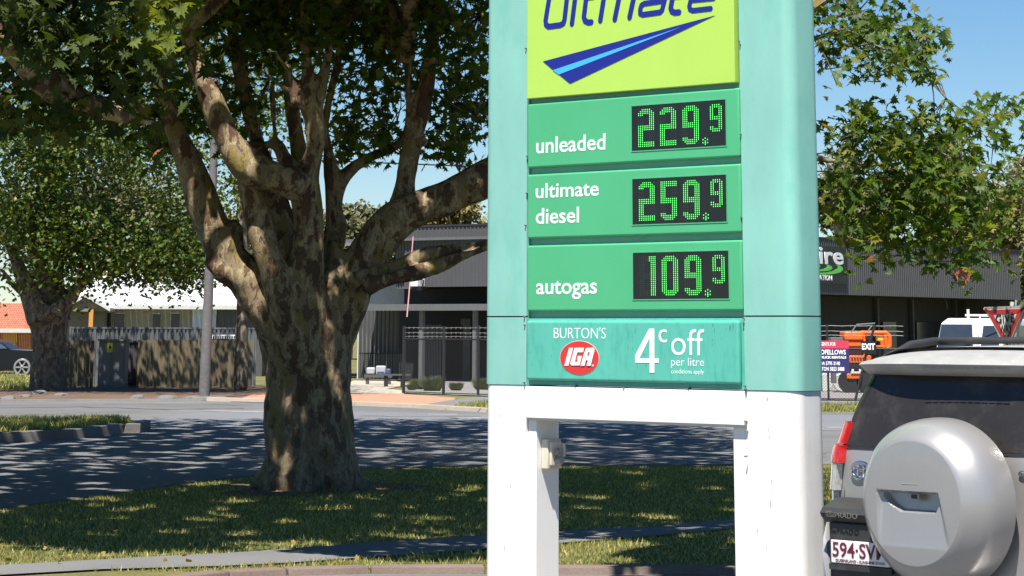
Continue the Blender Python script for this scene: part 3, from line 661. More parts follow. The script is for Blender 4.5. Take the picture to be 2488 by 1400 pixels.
# ================================================================== OVERHANGING PLANE TREE (trunk out of frame, left)
OY = 21.5
ob = Vector((-7.2, 21.0, 0))
t3 = empty('plane_tree', ob, 0, 'shaded plane tree branch reaching in at the top left corner with large dim leaves', 'tree')
LB = [(0, [(-1500, 1340, 130, 2), (-1480, 900, 110, 2), (-1420, 500, 90, 1.8), (-1150, 150, 70, 1), (-700, -40, 55, .5), (-250, -60, 48, 0), (-60, 20, 42, 0), (25, 110, 38, 0), (95, 190, 40, .1), (170, 232, 34, .2), (245, 262, 24, .3), (330, 292, 14, .4), (400, 300, 7, .5)]),
      (0, [(-1420, 500, 80, 1.8), (-1500, 100, 60, 2), (-1550, -400, 50, 2.2), (-1500, -900, 40, 2)])]
link('trunk', limbs_mesh('trunk', LB, OY, .03, M['bark'], ob), M['bark'], t3)
V3 = [(100, 240, 120, 60, .9, .6), (240, 250, 120, 60, .9, .6), (440, 130, 60, 60, .6, 1), (20, 20, 80, 60), (60, 40, 120, 90), (200, 60, 130, 100), (330, 70, 110, 100, .9), (60, 200, 90, 60, .7, .8), (200, 170, 120, 60, .8, .8), (330, 190, 90, 70, .8, .8), (120, 290, 130, 40, .9, .5), (260, 310, 100, 26, .7, .5), (30, 270, 70, 40, 1, .3), (390, 220, 50, 70, .5, .8), (440, 60, 70, 60, .5, 1), (380, 10, 120, 40, .8, .8), (180, 10, 200, 30, 1, -.3)]
c3 = clusters_from_px(V3, OY, 1 / 1100, .2, 8, .7); l3 = expand(c3, 6, .12)
a3 = RNG.uniform(0, 2 * pi, 260); r3 = np.sqrt(RNG.uniform(0, 1, 260))
c3b = np.stack([-6.2 + np.cos(a3) * r3 * 4.4, 21.5 + np.sin(a3) * r3 * 3.6, RNG.uniform(4.6, 8.5, 260)], 1)
l3b = expand(c3b, 22, .38); f_, gx_, gy_ = gapfield(l3b); l3b = l3b[(f_ < .8) & (gy_ > 22.9) & ~opened(l3b)]; u3, v3 = project(l3b); l3b = l3b[~((v3 > -40) & (u3 > -80) & (u3 < 2500))]
s3 = RNG.uniform(.16, .26, len(l3)); o3 = np.array(ob)
k3 = np.argsort(l3[:, 1])[:300]; q3 = np.setdiff1d(np.arange(len(l3)), k3)
u_, v_ = project(l3[q3]); lq = (u_ > 325) & (v_ < 125)  # sunlit corner gets pale leaves, the rest dark ones: light put into the colour
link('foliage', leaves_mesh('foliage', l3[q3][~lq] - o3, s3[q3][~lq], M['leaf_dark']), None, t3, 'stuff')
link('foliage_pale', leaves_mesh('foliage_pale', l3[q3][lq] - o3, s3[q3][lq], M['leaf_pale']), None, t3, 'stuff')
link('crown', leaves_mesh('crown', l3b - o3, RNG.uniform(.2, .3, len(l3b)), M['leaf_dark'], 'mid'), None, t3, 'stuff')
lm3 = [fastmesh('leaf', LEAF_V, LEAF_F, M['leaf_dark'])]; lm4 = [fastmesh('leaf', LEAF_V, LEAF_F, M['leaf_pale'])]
u_, v_ = project(l3[k3]); lit_ = (u_ > 325) & (v_ < 125)  # same sunlit corner, brightened by leaf colour
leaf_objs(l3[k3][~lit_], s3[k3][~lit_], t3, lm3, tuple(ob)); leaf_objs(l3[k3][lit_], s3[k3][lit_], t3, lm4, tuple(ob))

# ================================================================== SECOND STREET TREES (far side)
def street_tree(base_uv, limbs, ells, label, dens=1 / 120, leaves=9, yspan=2.5, extra=None, pale=.10, spread=.24, size=(.16, .27)):
    b0 = G(*base_uv); Yb = b0.y
    t = empty('street_tree', (b0.x, b0.y, 0), 0, label, 'tree', 'plane trees across the road')
    link('trunk', limbs_mesh('trunk', limbs, Yb, .09, M['bark_far'], (b0.x, b0.y, 0)), M['bark_far'], t)
    c = clusters_from_px(ells, Yb - 1.0, dens, .3, leaves, yspan); l = expand(c, leaves, spread)
    f_ = np.sin(l[:, 0] * 1.7 + 1.3 * np.sin(l[:, 2] * 1.1)) + np.sin(l[:, 2] * 2.1 + l[:, 0] * .6) + np.sin(l[:, 1] * 1.3 + l[:, 0]) * .7
    l = l[(f_ > -.75) | (RNG.random(len(l)) < .22)]
    if extra is not None: l = np.concatenate([l, extra(b0)])
    o_ = np.array((b0.x, b0.y, 0)); s_ = RNG.uniform(size[0], size[1], len(l))
    k = RNG.random(len(l)) < pale
    link('crown', leaves_mesh('crown', l[~k] - o_, s_[~k], M['leaf_far'], 'mid'), None, t, 'stuff')
    link('crown_pale', leaves_mesh('crown_pale', l[k] - o_, s_[k], M['leaf_pale'], 'mid'), None, t, 'stuff')
    return t
def above(b0):
    n = 1150
    c = np.stack([RNG.uniform(b0.x - 7, b0.x + 8.5, n), RNG.uniform(b0.y - 9, b0.y + 5, n), RNG.uniform(7.5, 13, n)], 1)
    l = expand(c, 16, .5); f_, gx_, gy_ = gapfield(l * np.array([.7, .7, .7])); l = l[f_ < 1.35]; return l
L2 = [(0, [(118, 965, 50), (117, 930, 43), (118, 880, 42), (119, 820, 42), (117, 775, 48), (115, 750, 50)]),
      (-.5, [(100, 780, 36), (75, 720, 26), (50, 660, 18), (25, 600, 12), (0, 540, 9)]),
      (0, [(115, 770, 40), (110, 700, 26), (95, 620, 18), (80, 540, 14), (70, 440, 10)]),
      (.5, [(125, 770, 36), (135, 690, 22), (140, 600, 16), (138, 520, 11), (150, 420, 8)]),
      (.3, [(135, 790, 34), (170, 720, 18), (230, 660, 11), (290, 618, 8), (380, 600, 5)]),
      (-.6, [(130, 760, 26), (190, 700, 12), (205, 560, 9), (205, 440, 7)]), (0, [(75, 720, 18), (40, 700, 9), (0, 650, 6)])]
E2 = [(200, 640, 160, 60), (60, 600, 100, 80), (420, 590, 110, 70), (380, 660, 130, 36, .9), (300, 560, 120, 70), (60, 400, 130, 90), (200, 380, 140, 80), (330, 370, 110, 60), (60, 540, 110, 60, .9), (180, 520, 120, 90, .9), (300, 510, 110, 90, .8), (250, 600, 130, 60, .8), (360, 610, 90, 60, .9), (60, 650, 90, 50, .6), (430, 640, 80, 40, .9), (330, 670, 120, 32, .7), (470, 560, 60, 80, .85), (500, 660, 60, 30, .7), (250, 715, 90, 16, .5), (400, 700, 90, 14, .4), (110, 330, 200, 50), (20, 470, 60, 80), (470, 680, 60, 20, .4), (215, 738, 40, 12, .5), (330, 735, 40, 10, .4), (15, 720, 40, 14, .5), (520, 715, 30, 12, .4)]
street_tree((118, 950), L2, E2, 'leafy street tree with thick dark trunk in front of the paling fence across the road', extra=above)
LB2 = [(0, [(560, 990, 24), (558, 800, 20), (560, 700, 18), (565, 600, 14), (570, 480, 10), (590, 380, 8)]), (0, [(565, 600, 12), (620, 500, 8), (650, 400, 6)])]
E3 = [(430, 400, 90, 90, .7), (380, 470, 60, 70, .5), (520, 470, 70, 90, .7), (560, 420, 60, 90, .9), (620, 330, 60, 80, .7), (430, 500, 70, 60, .7), (680, 230, 60, 60, .8), (560, 520, 40, 60, .6), (650, 250, 60, 50, .6), (500, 330, 100, 60, .8)]
b3_ = G(600, 968)
t_ = street_tree((585, 950), [(0, [(585, 950, 20), (588, 800, 17), (590, 650, 15), (585, 500, 12), (560, 420, 8)]), (.5, [(588, 620, 10), (640, 480, 8), (660, 340, 5)])], E3, 'slimmer sunlit street tree half hidden behind the big forked trunk', dens=1 / 330, pale=.2)

# ================================================================== GUM TREES BEHIND
def gum(u, v, ru, rv, Y, label, mat='gum', n=90, kind='tree'):
    c = P(u, v, Y); b0 = Vector((c.x, c.y, 0)); s = Y / 6440
    t = empty('gum_tree', b0, 0, label, 'tree', 'trees behind the buildings')
    m = MB(); m.tube([(0, 0, 0), (.2, 0, c.z * .5), (0, 0, c.z)], [.35, .28, .15], 8)
    for k in range(5):
        a = k * 1.3; m.tube([(0.1, 0, c.z * (.45 + .1 * k)), (cos(a) * ru * s * .4, sin(a) * 2, c.z + rv * s * .3), (cos(a) * ru * s * .7, sin(a) * 3, c.z + rv * s * .7)], [.14, .09, .04], 5)
    m.build('trunk', M['gumbark'], t, smooth=True)
    lobes = [(random.gauss(0, .45), random.gauss(0, .45), random.gauss(0, .45), random.uniform(.28, .5)) for _ in range(14)]
    pts = []
    for _ in range(n * 5):
        lx, ly, lz, lr = random.choice(lobes); d = Vector((random.gauss(0, 1), random.gauss(0, 1), random.gauss(0, 1))).normalized() * lr * random.uniform(.6, 1.05)
        pts.append((c.x + (lx + d.x) * ru * s, c.y + (ly + d.y) * ru * s * .8, max(1.0, c.z + (lz + d.z) * rv * s)))
    l = expand(np.array(pts), 12, .32)
    link('crown', leaves_mesh('crown', l - np.array(b0), RNG.uniform(.22, .42, len(l)), M[mat], 'quad'), None, t, 'stuff')
gl = [(790, 580, 60, 70, 185, 'gum tree seen between the forks of the trunk, behind the white roof', 'gum'),
      (850, 560, 42, 55, 180, 'small round olive gum tree just right of the trunk fork', 'gum'),
      (925, 570, 60, 60, 190, 'olive gum tree rising behind the left end of the dark shed roof', 'gum'),
      (1010, 560, 70, 48, 200, 'broad low olive gum tree above the dark shed, left of the sign', 'gum_yellow'),
      (1110, 528, 80, 52, 196, 'yellowish gum tree above the shed, touching the left edge of the sign', 'gum_yellow'),
      (2030, 450, 60, 80, 200, 'tall grey-green gum tree behind the shed, just right of the sign', 'gum'),
      (2130, 520, 80, 80, 205, 'gum tree behind the leafy plane branch and the shed', 'gum'),
      (2290, 470, 110, 140, 210, 'large pale gum tree behind the middle of the right shed', 'gum'),
      (2400, 540, 70, 80, 200, 'gum tree behind the right part of the shed roof', 'gum_yellow'),
      (2465, 520, 60, 110, 170, 'yellow-green gum tree at the far right edge beside the shed end', 'gum_yellow'),
      (2530, 660, 45, 130, 160, 'dark gum tree at the right edge past the shed end', 'gum'),
      (650, 620, 80, 60, 190, 'gum tree behind the pale house, left of the forked trunk', 'gum'),
      (480, 560, 130, 80, 195, 'gum tree behind the white house roof, left of centre', 'gum'),
      (300, 500, 150, 130, 200, 'tall gum tree behind the leafy street tree', 'gum'), (80, 520, 140, 140, 205, 'gum tree behind the orange tiled house', 'gum'),
      (1300, 520, 110, 60, 205, 'gum tree behind the sign', 'gum')]
for g in gl[:-1]: gum(*g)

# ================================================================== BUILDINGS
class Frame:
    """a vertical facade frame: x along the facade, y into the building, z up"""
    def __init__(s, a, b): s.a = Vector((a.x, a.y, 0)); d = Vector((b.x - a.x, b.y - a.y, 0)); s.len = d.length; d.normalize(); s.d = d; s.rz = math.atan2(d.y, d.x); s.n = Vector((-d.y, d.x, 0))
    def at(s, u, v, y=0):
        r = ray(u, v); o = s.a + s.n * y; t = (o - CP).dot(s.n) / r.dot(s.n); p = CP + r * t; return (p - s.a).dot(s.d), p.z
def corr(b, x0, x1, z0, z1, pitch, depth, y=0):
    n = max(1, int(round((x1 - x0) / pitch))); p = (x1 - x0) / n
    prof = []
    for i in range(n):
        x = x0 + i * p; prof += [(x, y), (x + p * .28, y), (x + p * .38, y - depth), (x + p * .62, y - depth), (x + p * .72, y)]
    prof.append((x1, y)); vs = [(x, yy, z) for z in (z0, z1) for x, yy in prof]; m = len(prof)
    b.add(vs, [(i, i + 1, m + i + 1, m + i) for i in range(m - 1)]); return b

# dark shed with corner hidden by the sign
A_ = P(985, 810, 104); B_ = P(1400, 810, 99); C_ = P(2484, 810, 130.5)
FL = Frame(A_, B_); FR = Frame(B_, C_)
shed = empty('dark_shed', (B_.x, B_.y, 0), 0, 'long charcoal corrugated shed with deep fascia behind the sign and chain-link fence', 'building')
def to_shed(o, F):   # put a part built in frame F under the shed
    o.matrix_local = Matrix.Translation(F.a - Vector((B_.x, B_.y, 0))) @ Matrix.Rotation(F.rz, 4, 'Z'); return o
ZT, ZB = 5.85, 3.55
b = corr(MB(), -.1, FL.len, ZB, ZT, .19, .03); b.box(-.1, FL.len, .01, .3, ZB, ZT); to_shed(b.build('fascia', M['char_clad'], shed, fix=False), FL)
b = corr(MB(), 0, FR.len, ZB - .05, ZT, .19, .03); b.box(0, FR.len, .01, .3, ZB - .05, ZT); to_shed(b.build('fascia', M['char_clad'], shed, fix=False), FR)
b = MB(); b.box(-.15, FL.len, -.05, .1, ZT, ZT + .07); to_shed(b.build('capping', M['char_dark'], shed), FL)
b = MB(); b.box(0, FR.len + .1, -.05, .1, ZT, ZT + .07); to_shed(b.build('capping', M['char_dark'], shed), FR)
b = MB(); b.box(-1.9, FL.len + 3, 2.2, 2.4, 0, ZT); to_shed(b.build('rear_wall', M['char_dark'], shed), FL)
b = MB(); b.box(0, FR.len, 3.0, 3.2, 0, ZT); to_shed(b.build('rear_wall', M['char_dark'], shed), FR)
b = MB(); b.box(-.1, FL.len, .3, 12, ZT - .5, ZT - .4); to_shed(b.build('roof', M['grey_steel'], shed), FL)
b = MB(); b.box(0, FR.len, .3, 14, ZT - .52, ZT - .42); to_shed(b.build('roof', M['grey_steel'], shed), FR)
b = MB(); b.box(0, FL.len, .3, 2.3, ZB + .0, ZB + .05); to_shed(b.build('soffit', M['char_dark'], shed), FL)
b = MB(); b.box(0, FR.len, .3, 3.1, ZB - .05, ZB); to_shed(b.build('soffit', M['char_dark'], shed), FR)
b = corr(MB(), -1.0, -.12, ZB - .05, ZT - .45, .16, .03, y=.6); b.box(-1.0, -.12, .62, 2.4, ZB - .05, ZT - .45); to_shed(b.build('side_panel', M['grey_steel'], shed, fix=False), FL)
b = corr(MB(), FR.len - .01, FR.len + .01, 0, .01, 1, .01); 
b = MB(); b.box(FR.len - .15, FR.len, .3, 14, 0, ZT); to_shed(b.build('end_wall', M['char_clad'], shed), FR)
for u_ in (2130, 2215, 2320, 2402):
    x, _ = FR.at(u_, 760, 2.9); b = MB(); b.box(x - .08, x + .08, 2.8, 2.98, 0, ZB - .06); to_shed(b.build('column', M['char_clad'], shed), FR)
for u0, u1 in ((2140, 2172), (2222, 2290)):
    x, _ = FR.at(u0, 760, 3); x1, _ = FR.at(u1, 760, 3); b = MB(); b.box(x, x1, 2.9, 2.99, 0, 2.4); to_shed(b.build('door', M['window'], shed), FR)
# veranda under left fascia
aw = empty('veranda', (A_.x, A_.y, 0), FL.rz, 'low dark veranda with thin steel awning and grey posts left of the sign', 'veranda')
def lx(u_, y): return FL.at(u_, 780, y)[0]
b = MB(); b.box(lx(872, -2), FL.len, -2.6, 2.0, 2.78, 2.86); b.build('awning', M['grey_steel'], aw)
b = MB(); b.box(lx(872, -2.5), FL.len, -2.68, -2.6, 2.62, 2.85); b.build('gutter', M['grey_steel'], aw)
for u0, u1, r_ in ((1020, 1029, 0), (1150, 1158, 0)):
    b = MB(); b.box(lx(u0, -2.3), lx(u1, -2.3), -2.35, -2.2, 0, 2.62); b.build('post', M['grey_steel'], aw)
for k in range(19):
    x = lx(868, -1) + k * .205
    if k % 1 == 0 and x < lx(962, -1): b = corr(MB(), x, x + .2, 0.05, 2.7, .2, .05, y=-.9); b.build('wall_sheet', M['char_clad'], aw, fix=False)
b = MB(); b.box(lx(866, 1), FL.len, 1.9, 2.15, 0, 2.78); b.build('back_wall', M['char_dark'], aw)
b = MB(); b.box(lx(1125, 1.8), lx(1142, 1.8), 1.8, 1.88, 0, 2.1); b.build('door', M['fence_grey'], aw)
b = MB(); b.box(lx(1120, 1.8), lx(1143, 1.8), 1.78, 1.88, 2.1, 2.35); b.build('door_light', M['grey_steel'], aw)
gx0, gx1 = lx(1030, -1.5), lx(1075, -1.5)
for k in range(13):
    x = gx0 + (gx1 - gx0) * k / 12; b = MB(); b.box(x - .012, x + .012, -1.6, -1.57, .1, 2.1); b.build('gate_bar', M['grey_steel'], aw)
for k in range(26):
    x = lx(878, -1.2) + k * .085
    b = MB(); b.box(x - .01, x + .01, -1.25, -1.22, .1, 1.0); b.build('railing_bar', M['grey_steel'], aw)
b = MB(); b.box(lx(876, -1.2), lx(990, -1.2), -1.26, -1.2, 1.0, 1.04); b.build('rail', M['char_dark'], aw)
# floodlight box on the fascia
x, z = FL.at(1016, 697); x1, z1 = FL.at(1034, 678)
fl = empty('floodlight', (0, 0, 0), 0, 'small white floodlight box on the dark shed fascia under the low branches', 'floodlight')
fl.location = (A_.x, A_.y, 0); fl.rotation_euler = (0, 0, FL.rz)
b = MB(); b.box(x, x1, -.5, -.04, z, z1); b.build('housing', M['letter'], fl, bevel=.02)
b = MB(); b.box(x + .06, x1 + .12, -.42, -.1, z - .14, z - .002); b.tube([(x1 + .01, -.3, z1 - .02), (x1 + .14, -.3, z1 - .06), (x1 + .1, -.3, z - .1)], .03, 6); b.build('bracket', M['sign_black'], fl)
# hire sign on the right fascia
x0, zt = FR.at(1900, 592); x1, zb = FR.at(2054, 691)
hs = empty('shop_sign', (B_.x, B_.y, 0), FR.rz, 'black shop sign ending in hire with green swooshes on the shed fascia', 'sign')
b = MB(); b.box(x0 - 2.2, x1, -.09, -.035, zb, zt); b.build('board', M['sign_black'], hs)
def FRtext(name, txt, u0, v0, u1, v1, mat, **k):
    a_, z0_ = FR.at(u0, v0, -.09); b_, z1_ = FR.at(u1, v1, -.09); return text_on(hs, name, txt, a_, b_, z0_, z1_, -.092, mat, thick=.02, **k)
FRtext('lettering', 'hire', 1962, 640, 2048, 601, M['letter'], bold=.02)
FRtext('lettering', 'INSTALLATION', 1952, 679.5, 2021, 669.5, M['letter'], bold=.02)
def swoosh(u0, v0, u1, v1, bul, wd):
    pts = []
    for side in (0, 1):
        rg_ = range(17) if side == 0 else range(16, -1, -1)
        for k in rg_:
            t = k / 16; a_ = pi * (1.0 - t) ; uu_ = u0 + (u1 - u0) * t; vv_ = v0 + (v1 - v0) * t + bul * sin(pi * t ** 1.6)
            wv = wd * sin(pi * min(1, t * .98 + .02)) ** .7; pts.append((uu_, vv_ + (wv if side else 0)))
    q = [FR.at(u_, v_, -.1) for u_, v_ in pts]; b = MB(); b.prism(q, 'y', -.11, -.092); b.build('swoosh', M['lime_letter'], hs)
def swoosh2(poly):
    q = [FR.at(u_, v_, -.1) for u_, v_ in poly]; b = MB(); b.prism(q, 'y', -.11, -.092); b.build('swoosh', M['lime_letter'], hs)
swoosh2([(2029, 643.5), (2040, 645), (2047, 650), (2048, 656), (2041, 662), (2025, 666), (2005, 667.5), (1985, 667), (1960, 664), (1985, 663.5), (2008, 662), (2026, 658), (2035, 653), (2036, 648)])
swoosh2([(2004, 642), (2014, 644), (2021, 648), (2022, 653), (2016, 657), (2004, 659), (1985, 659.5), (1960, 658), (1985, 656), (2001, 654), (2009, 650), (2010, 646)])
swoosh2([(1988, 642), (1992, 644), (1993, 648), (1988, 651), (1975, 652), (1960, 651), (1978, 649), (1986, 646)])

# white-roofed pale house
HY = 112
def hp(u_, v_, y=HY): return P(u_, v_, y)
hs0 = hp(160, 800); house = empty('pale_house', (hs0.x, hs0.y, 0), 0, 'pale weatherboard house with white metal roof behind the grey fence', 'house')
OFFH = Vector((hs0.x, hs0.y, 0))
def hbox(name, u0, v0, u1, v1, y0, y1, mat, z0=None):
    a_ = hp(u0, v1, y0); c_ = hp(u1, v0, y0); b = MB()
    b.box(a_.x - OFFH.x, c_.x - OFFH.x, y0 - OFFH.y, y1 - OFFH.y, a_.z if z0 is None else z0, c_.z); return b.build(name, mat, house)
hbox('wall', 160, 738, 640, 820, HY, HY + 9, M['wall_cream'], 0)
hbox('wall_section', 527, 746, 640, 820, HY - .15, HY - .002, M['char_clad'], 0)
hbox('wall_panel', 466, 752, 526, 820, HY - .16, HY - .01, M['blue_door'], 0)
b = MB(); a_ = hp(158, 742, HY - .6); c_ = hp(1000, 742, HY - .6); t_z = hp(400, 640, HY + 7).z
sl = []
n_r = 60
for k in range(n_r):
    xa = a_.x + (c_.x - a_.x) * k / n_r; xb = a_.x + (c_.x - a_.x) * (k + 1) / n_r
    for (p, q, dz) in ((xa, xa + (xb - xa) * .8, 0), (xa + (xb - xa) * .8, xb, .04)):
        b.add([(p - OFFH.x, a_.y - OFFH.y, a_.z + dz), (q - OFFH.x, a_.y - OFFH.y, a_.z + dz), (q - OFFH.x, HY + 7 - OFFH.y, t_z + dz), (p - OFFH.x, HY + 7 - OFFH.y, t_z + dz)], [(0, 1, 2, 3)])
b.build('roof', M['roof_white'], house, fix=False)
b = MB(); b.box(a_.x - OFFH.x, c_.x - OFFH.x, a_.y - .12 - OFFH.y, a_.y - .01 - OFFH.y, a_.z - .14, a_.z + .02); b.build('gutter', M['fr_white'], house)
for u0, u1, v0, v1 in ((371, 390, 763, 800), (416, 436, 762, 800), (277, 302, 762, 800), (252, 270, 760, 800)):
    hbox('window', u0, v0, u1, v1, HY - .06, HY - .012, M['window'])
    for s0, s1 in ((u0 - 2.2, u0), (u1, u1 + 2.2)): hbox('window_frame', s0, v0 - 2, s1, v1, HY - .1, HY - .008, M['fr_white'])
    hbox('window_sill', u0, v0 - 2, u1, v0, HY - .1, HY - .008, M['fr_white'])
hbox('roof_stand_in', 870, 640, 984, 760, HY - 5, HY - 4.9, M['roof_white'], 0)  # upright white sheet added in place of the house's sunlit roof
# gable porch
g = [hp(148, 757, HY - 1.5), hp(208, 722, HY - 1.5), hp(268, 757, HY - 1.5)]
b = MB(); b.prism([(p.x - OFFH.x, p.z) for p in g], 'y', -1.4, -1.2); b.build('gable', M['wall_olive'], house)
for i in (0, 1):
    p, q = (g[0], g[1]) if i == 0 else (g[1], g[2]); b = MB()
    b.prism([(p.x - OFFH.x, p.z), (q.x - OFFH.x, q.z), (q.x - OFFH.x, q.z + .14), (p.x - OFFH.x, p.z + .14)], 'y', -1.6, 0); b.build('bargeboard', M['fr_white'], house)
hbox('porch_post', 214, 752, 227, 815, HY - 1.6, HY - 1.4, M['timber_or'], 0)
hbox('porch_wall', 150, 758, 255, 815, HY - .9, HY - .2, M['wall_olive'], 0)
# orange tiled house
o0 = P(-40, 800, 122); oh = empty('tiled_house', (o0.x, o0.y, 0), 0, 'orange brick house with terracotta tile roof at the left edge', 'house')
OO = Vector((o0.x, o0.y, 0))
a_ = P(-160, 799, 121.3); c_ = P(82, 799, 121.3); rt = P(0, 738, 125)
b = MB(); NR = 12; NC = 40
for r_ in range(NR):
    y0_ = a_.y + (rt.y - a_.y) * r_ / NR; y1_ = a_.y + (rt.y - a_.y) * (r_ + 1) / NR; z0_ = a_.z + (rt.z - a_.z) * r_ / NR; z1_ = a_.z + (rt.z - a_.z) * (r_ + 1) / NR
    for c in range(NC):
        x0_ = a_.x + (c_.x - a_.x) * c / NC; x1_ = a_.x + (c_.x - a_.x) * (c + 1) / NC; j = random.uniform(0, .012); xm = (x0_ + x1_) / 2
        vs = [(x0_, y0_, z0_ + .05 + j), (xm, y0_, z0_ + .09 + j), (x1_ - .01, y0_, z0_ + .05 + j), (x1_ - .01, y1_, z1_), (xm, y1_, z1_ + .04), (x0_, y1_, z1_), (x0_, y0_, z0_), (x1_ - .01, y0_, z0_)]
        b.add([(p[0] - OO.x, p[1] - OO.y, p[2]) for p in vs], [(0, 1, 4, 5), (1, 2, 3, 4), (6, 7, 2, 1, 0)])
b.build('roof', M['tile'], oh, fix=False)
b = MB(); b.box(-3.4, c_.x - OO.x - .1, -.2, 7, 0, a_.z + .02)
b.build('wall', M['brick'], oh)
b = MB(); b.box(-3.5, c_.x - OO.x, -.75, -.64, a_.z - .16, a_.z + .02); b.build('gutter', M['fr_white'], oh)
pz = P(0, 838, 121); b = MB(); b.box(P(0, 820, 121).x - OO.x, P(34, 820, 121).x - OO.x, -.26, -.21, 0, P(0, 806, 121).z); b.build('garage_door', M['timber_or'], oh)
# power line
pl = MB(); q0 = P(560, 382, 60); q1 = P(1185, 406, 60); q2 = P(3000, 430, 60)
pl.tube([q0.lerp(q1, t) for t in (0, .25, .5, .75, 1)] + [q2], .018, 5)
tag(pl.build('power_line', M['post_black']), 'thin black power line crossing the sky gap right of the trunk', 'power line')

# ================================================================== FENCES ETC (left)
def fenceframe(name, u0, u1, vbase, label, cat, group=None):
    a_ = G(u0, vbase[0]); b_ = G(u1, vbase[1]); F = Frame(a_, b_); t = empty(name, (a_.x, a_.y, 0), F.rz, label, cat, group); return F, t
F1, f1 = fenceframe('steel_fence', 165, 618, (938, 938), 'grey corrugated steel fence standing behind the timber palings', 'fence')
zt = F1.at(400, 799)[1]
n = 42; pw = F1.len / n
shm = None
for k in range(n):
    if shm is None:
        b = MB(); prof = [(0, 0), (pw * .12, 0), (pw * .2, -.04), (pw * .75, -.04), (pw * .83, 0), (pw * .985, 0)]
        b.add([(x, y, z) for z in (.03, zt) for x, y in prof], [(i, i + 1, 7 + i, 6 + i) for i in range(5)]); shm = b.mesh('fence_sheet', fix=False); shm.materials.append(M['fence_grey'])
    o = link('fence_sheet', shm, None, f1); o.location = (k * pw, 0, 0)
b = MB(); b.box(0, F1.len, -.05, .03, zt - .01, zt + .05); b.build('top_rail', M['fence_grey'], f1)
for k in range(0, 43, 14):
    b = MB(); b.box(k * pw - .03, k * pw + .03, -.07, .04, 0, zt + .06); b.build('post', M['fence_grey'], f1)
def palings(u0, u1, label):
    F2, f2 = fenceframe('paling_fence', u0, u1, (943, 943), label, 'fence', 'timber paling fences')
    z2 = F2.at((u0 + u1) / 2, 826)[1]; n = int(F2.len / .12); pw = F2.len / n
    b = MB(); b.box(0, pw * .93, -.02, 0, .04, z2); mm = b.mesh('paling'); mm.materials.append(M['paling'])
    for k in range(n):
        o = link('paling', mm, None, f2); o.location = (k * pw, random.uniform(-.012, .012), random.uniform(-.03, .01))
    for zz in (.4, z2 - .3):
        b = MB(); b.box(0, F2.len, .02, .08, zz - .04, zz + .04); b.build('rail', M['paling'], f2)
    for k in range(0, n + 1, 12):
        b = MB(); b.box(k * pw - .05, k * pw + .05, .08, .17, 0, z2); b.build('post', M['paling'], f2)
palings(157, 226, 'short paling fence section right of the street tree trunk, dappled yellow in sun')
palings(336, 612, 'long shaded paling fence section between the dark cabinet and the big trunk')
def cabinet(u0, u1, v0, vb, dep, mat, name, label, cat):
    a_ = G(u0, vb); b_ = G(u1, vb); wd = (b_ - a_).length; h = P(u0, v0, a_.y).z
    t = empty(name, (a_.x, a_.y, 0), 0, label, cat); b = MB(); b.box(0, wd, 0, dep, 0.08, h - .06); b.build('body', mat, t, bevel=.015)
    b = MB(); b.box(-.04, wd + .04, -.04, dep + .04, h - .058, h); b.build('lid', mat, t)
    b = MB(); b.box(.04, wd * .49, -.02, -.002, .15, h - .15); b.build('door', mat, t); b = MB(); b.box(wd * .51, wd - .04, -.02, -.002, .15, h - .15); b.build('door', mat, t)
    b = MB(); b.box(-.02, wd + .02, -.03, dep + .02, 0, .078); b.build('base', M['kerb_old'], t)
    return t, wd, h
cb_, wd, h = cabinet(236, 302, 824, 944, .8, M['box_grey'], 'utility_cabinet', 'grey green utility cabinet with yellow label beside the palings', 'cabinet')
b = MB(); b.box(wd * .3, wd * .52, -.03, -.022, h - .42, h - .12); b.build('label', M['yellow_lab'], cb_)
b = MB(); b.box(wd * .37, wd * .46, -.034, -.031, h - .30, h - .22); b.build('mark', M['sign_black'], cb_)
cabinet(305, 334, 828, 942, .6, M['box_dark'], 'utility_cabinet', 'darker narrow cabinet right of the grey one', 'cabinet')
# white lettered rack on the fence
a_, z0_ = F1.at(516, 823, -.12); b_, z1_ = F1.at(578, 815, -.12)
rk = empty('white_rack', (F1.a.x, F1.a.y, 0), F1.rz, 'small white rack on top of the palings right of the light pole', 'rack')
b = MB(); b.box(a_, b_, -.14, -.1, z1_ - .02, z1_ + .02); b.build('rail', M['letter'], rk)
for k in range(12):
    x = a_ + (b_ - a_) * k / 11; b = MB(); b.box(x - .012, x + .012, -.14, -.11, z0_, z1_ - .021); b.build('tine', M['letter'], rk)
# concrete light pole
pb = G(496, 968); lp = empty('light_pole', (pb.x, pb.y, 0), 0, 'round grey concrete pole at the kerb in front of the palings', 'pole')
hgt = 9.5; b = MB(); k = pb.y / 6440
b.tube([(0, 0, 0), (.02, 0, 2), (.08, 0, hgt)], [13.5 * k, 12.3 * k, 8 * k], 18); b.build('shaft', M['pole'], lp, smooth=True)
b = MB(); b.tube([(.08, 0, hgt - .1), (.5, -1.2, hgt + .3), (.7, -2.0, hgt + .35)], .04, 8); b.build('arm', M['grey_steel'], lp, smooth=True)
b = MB(); b.box(.55, .85, -2.6, -1.95, hgt + .3, hgt + .42); b.build('lamp_head', M['ltgrey'], lp, bevel=.03)
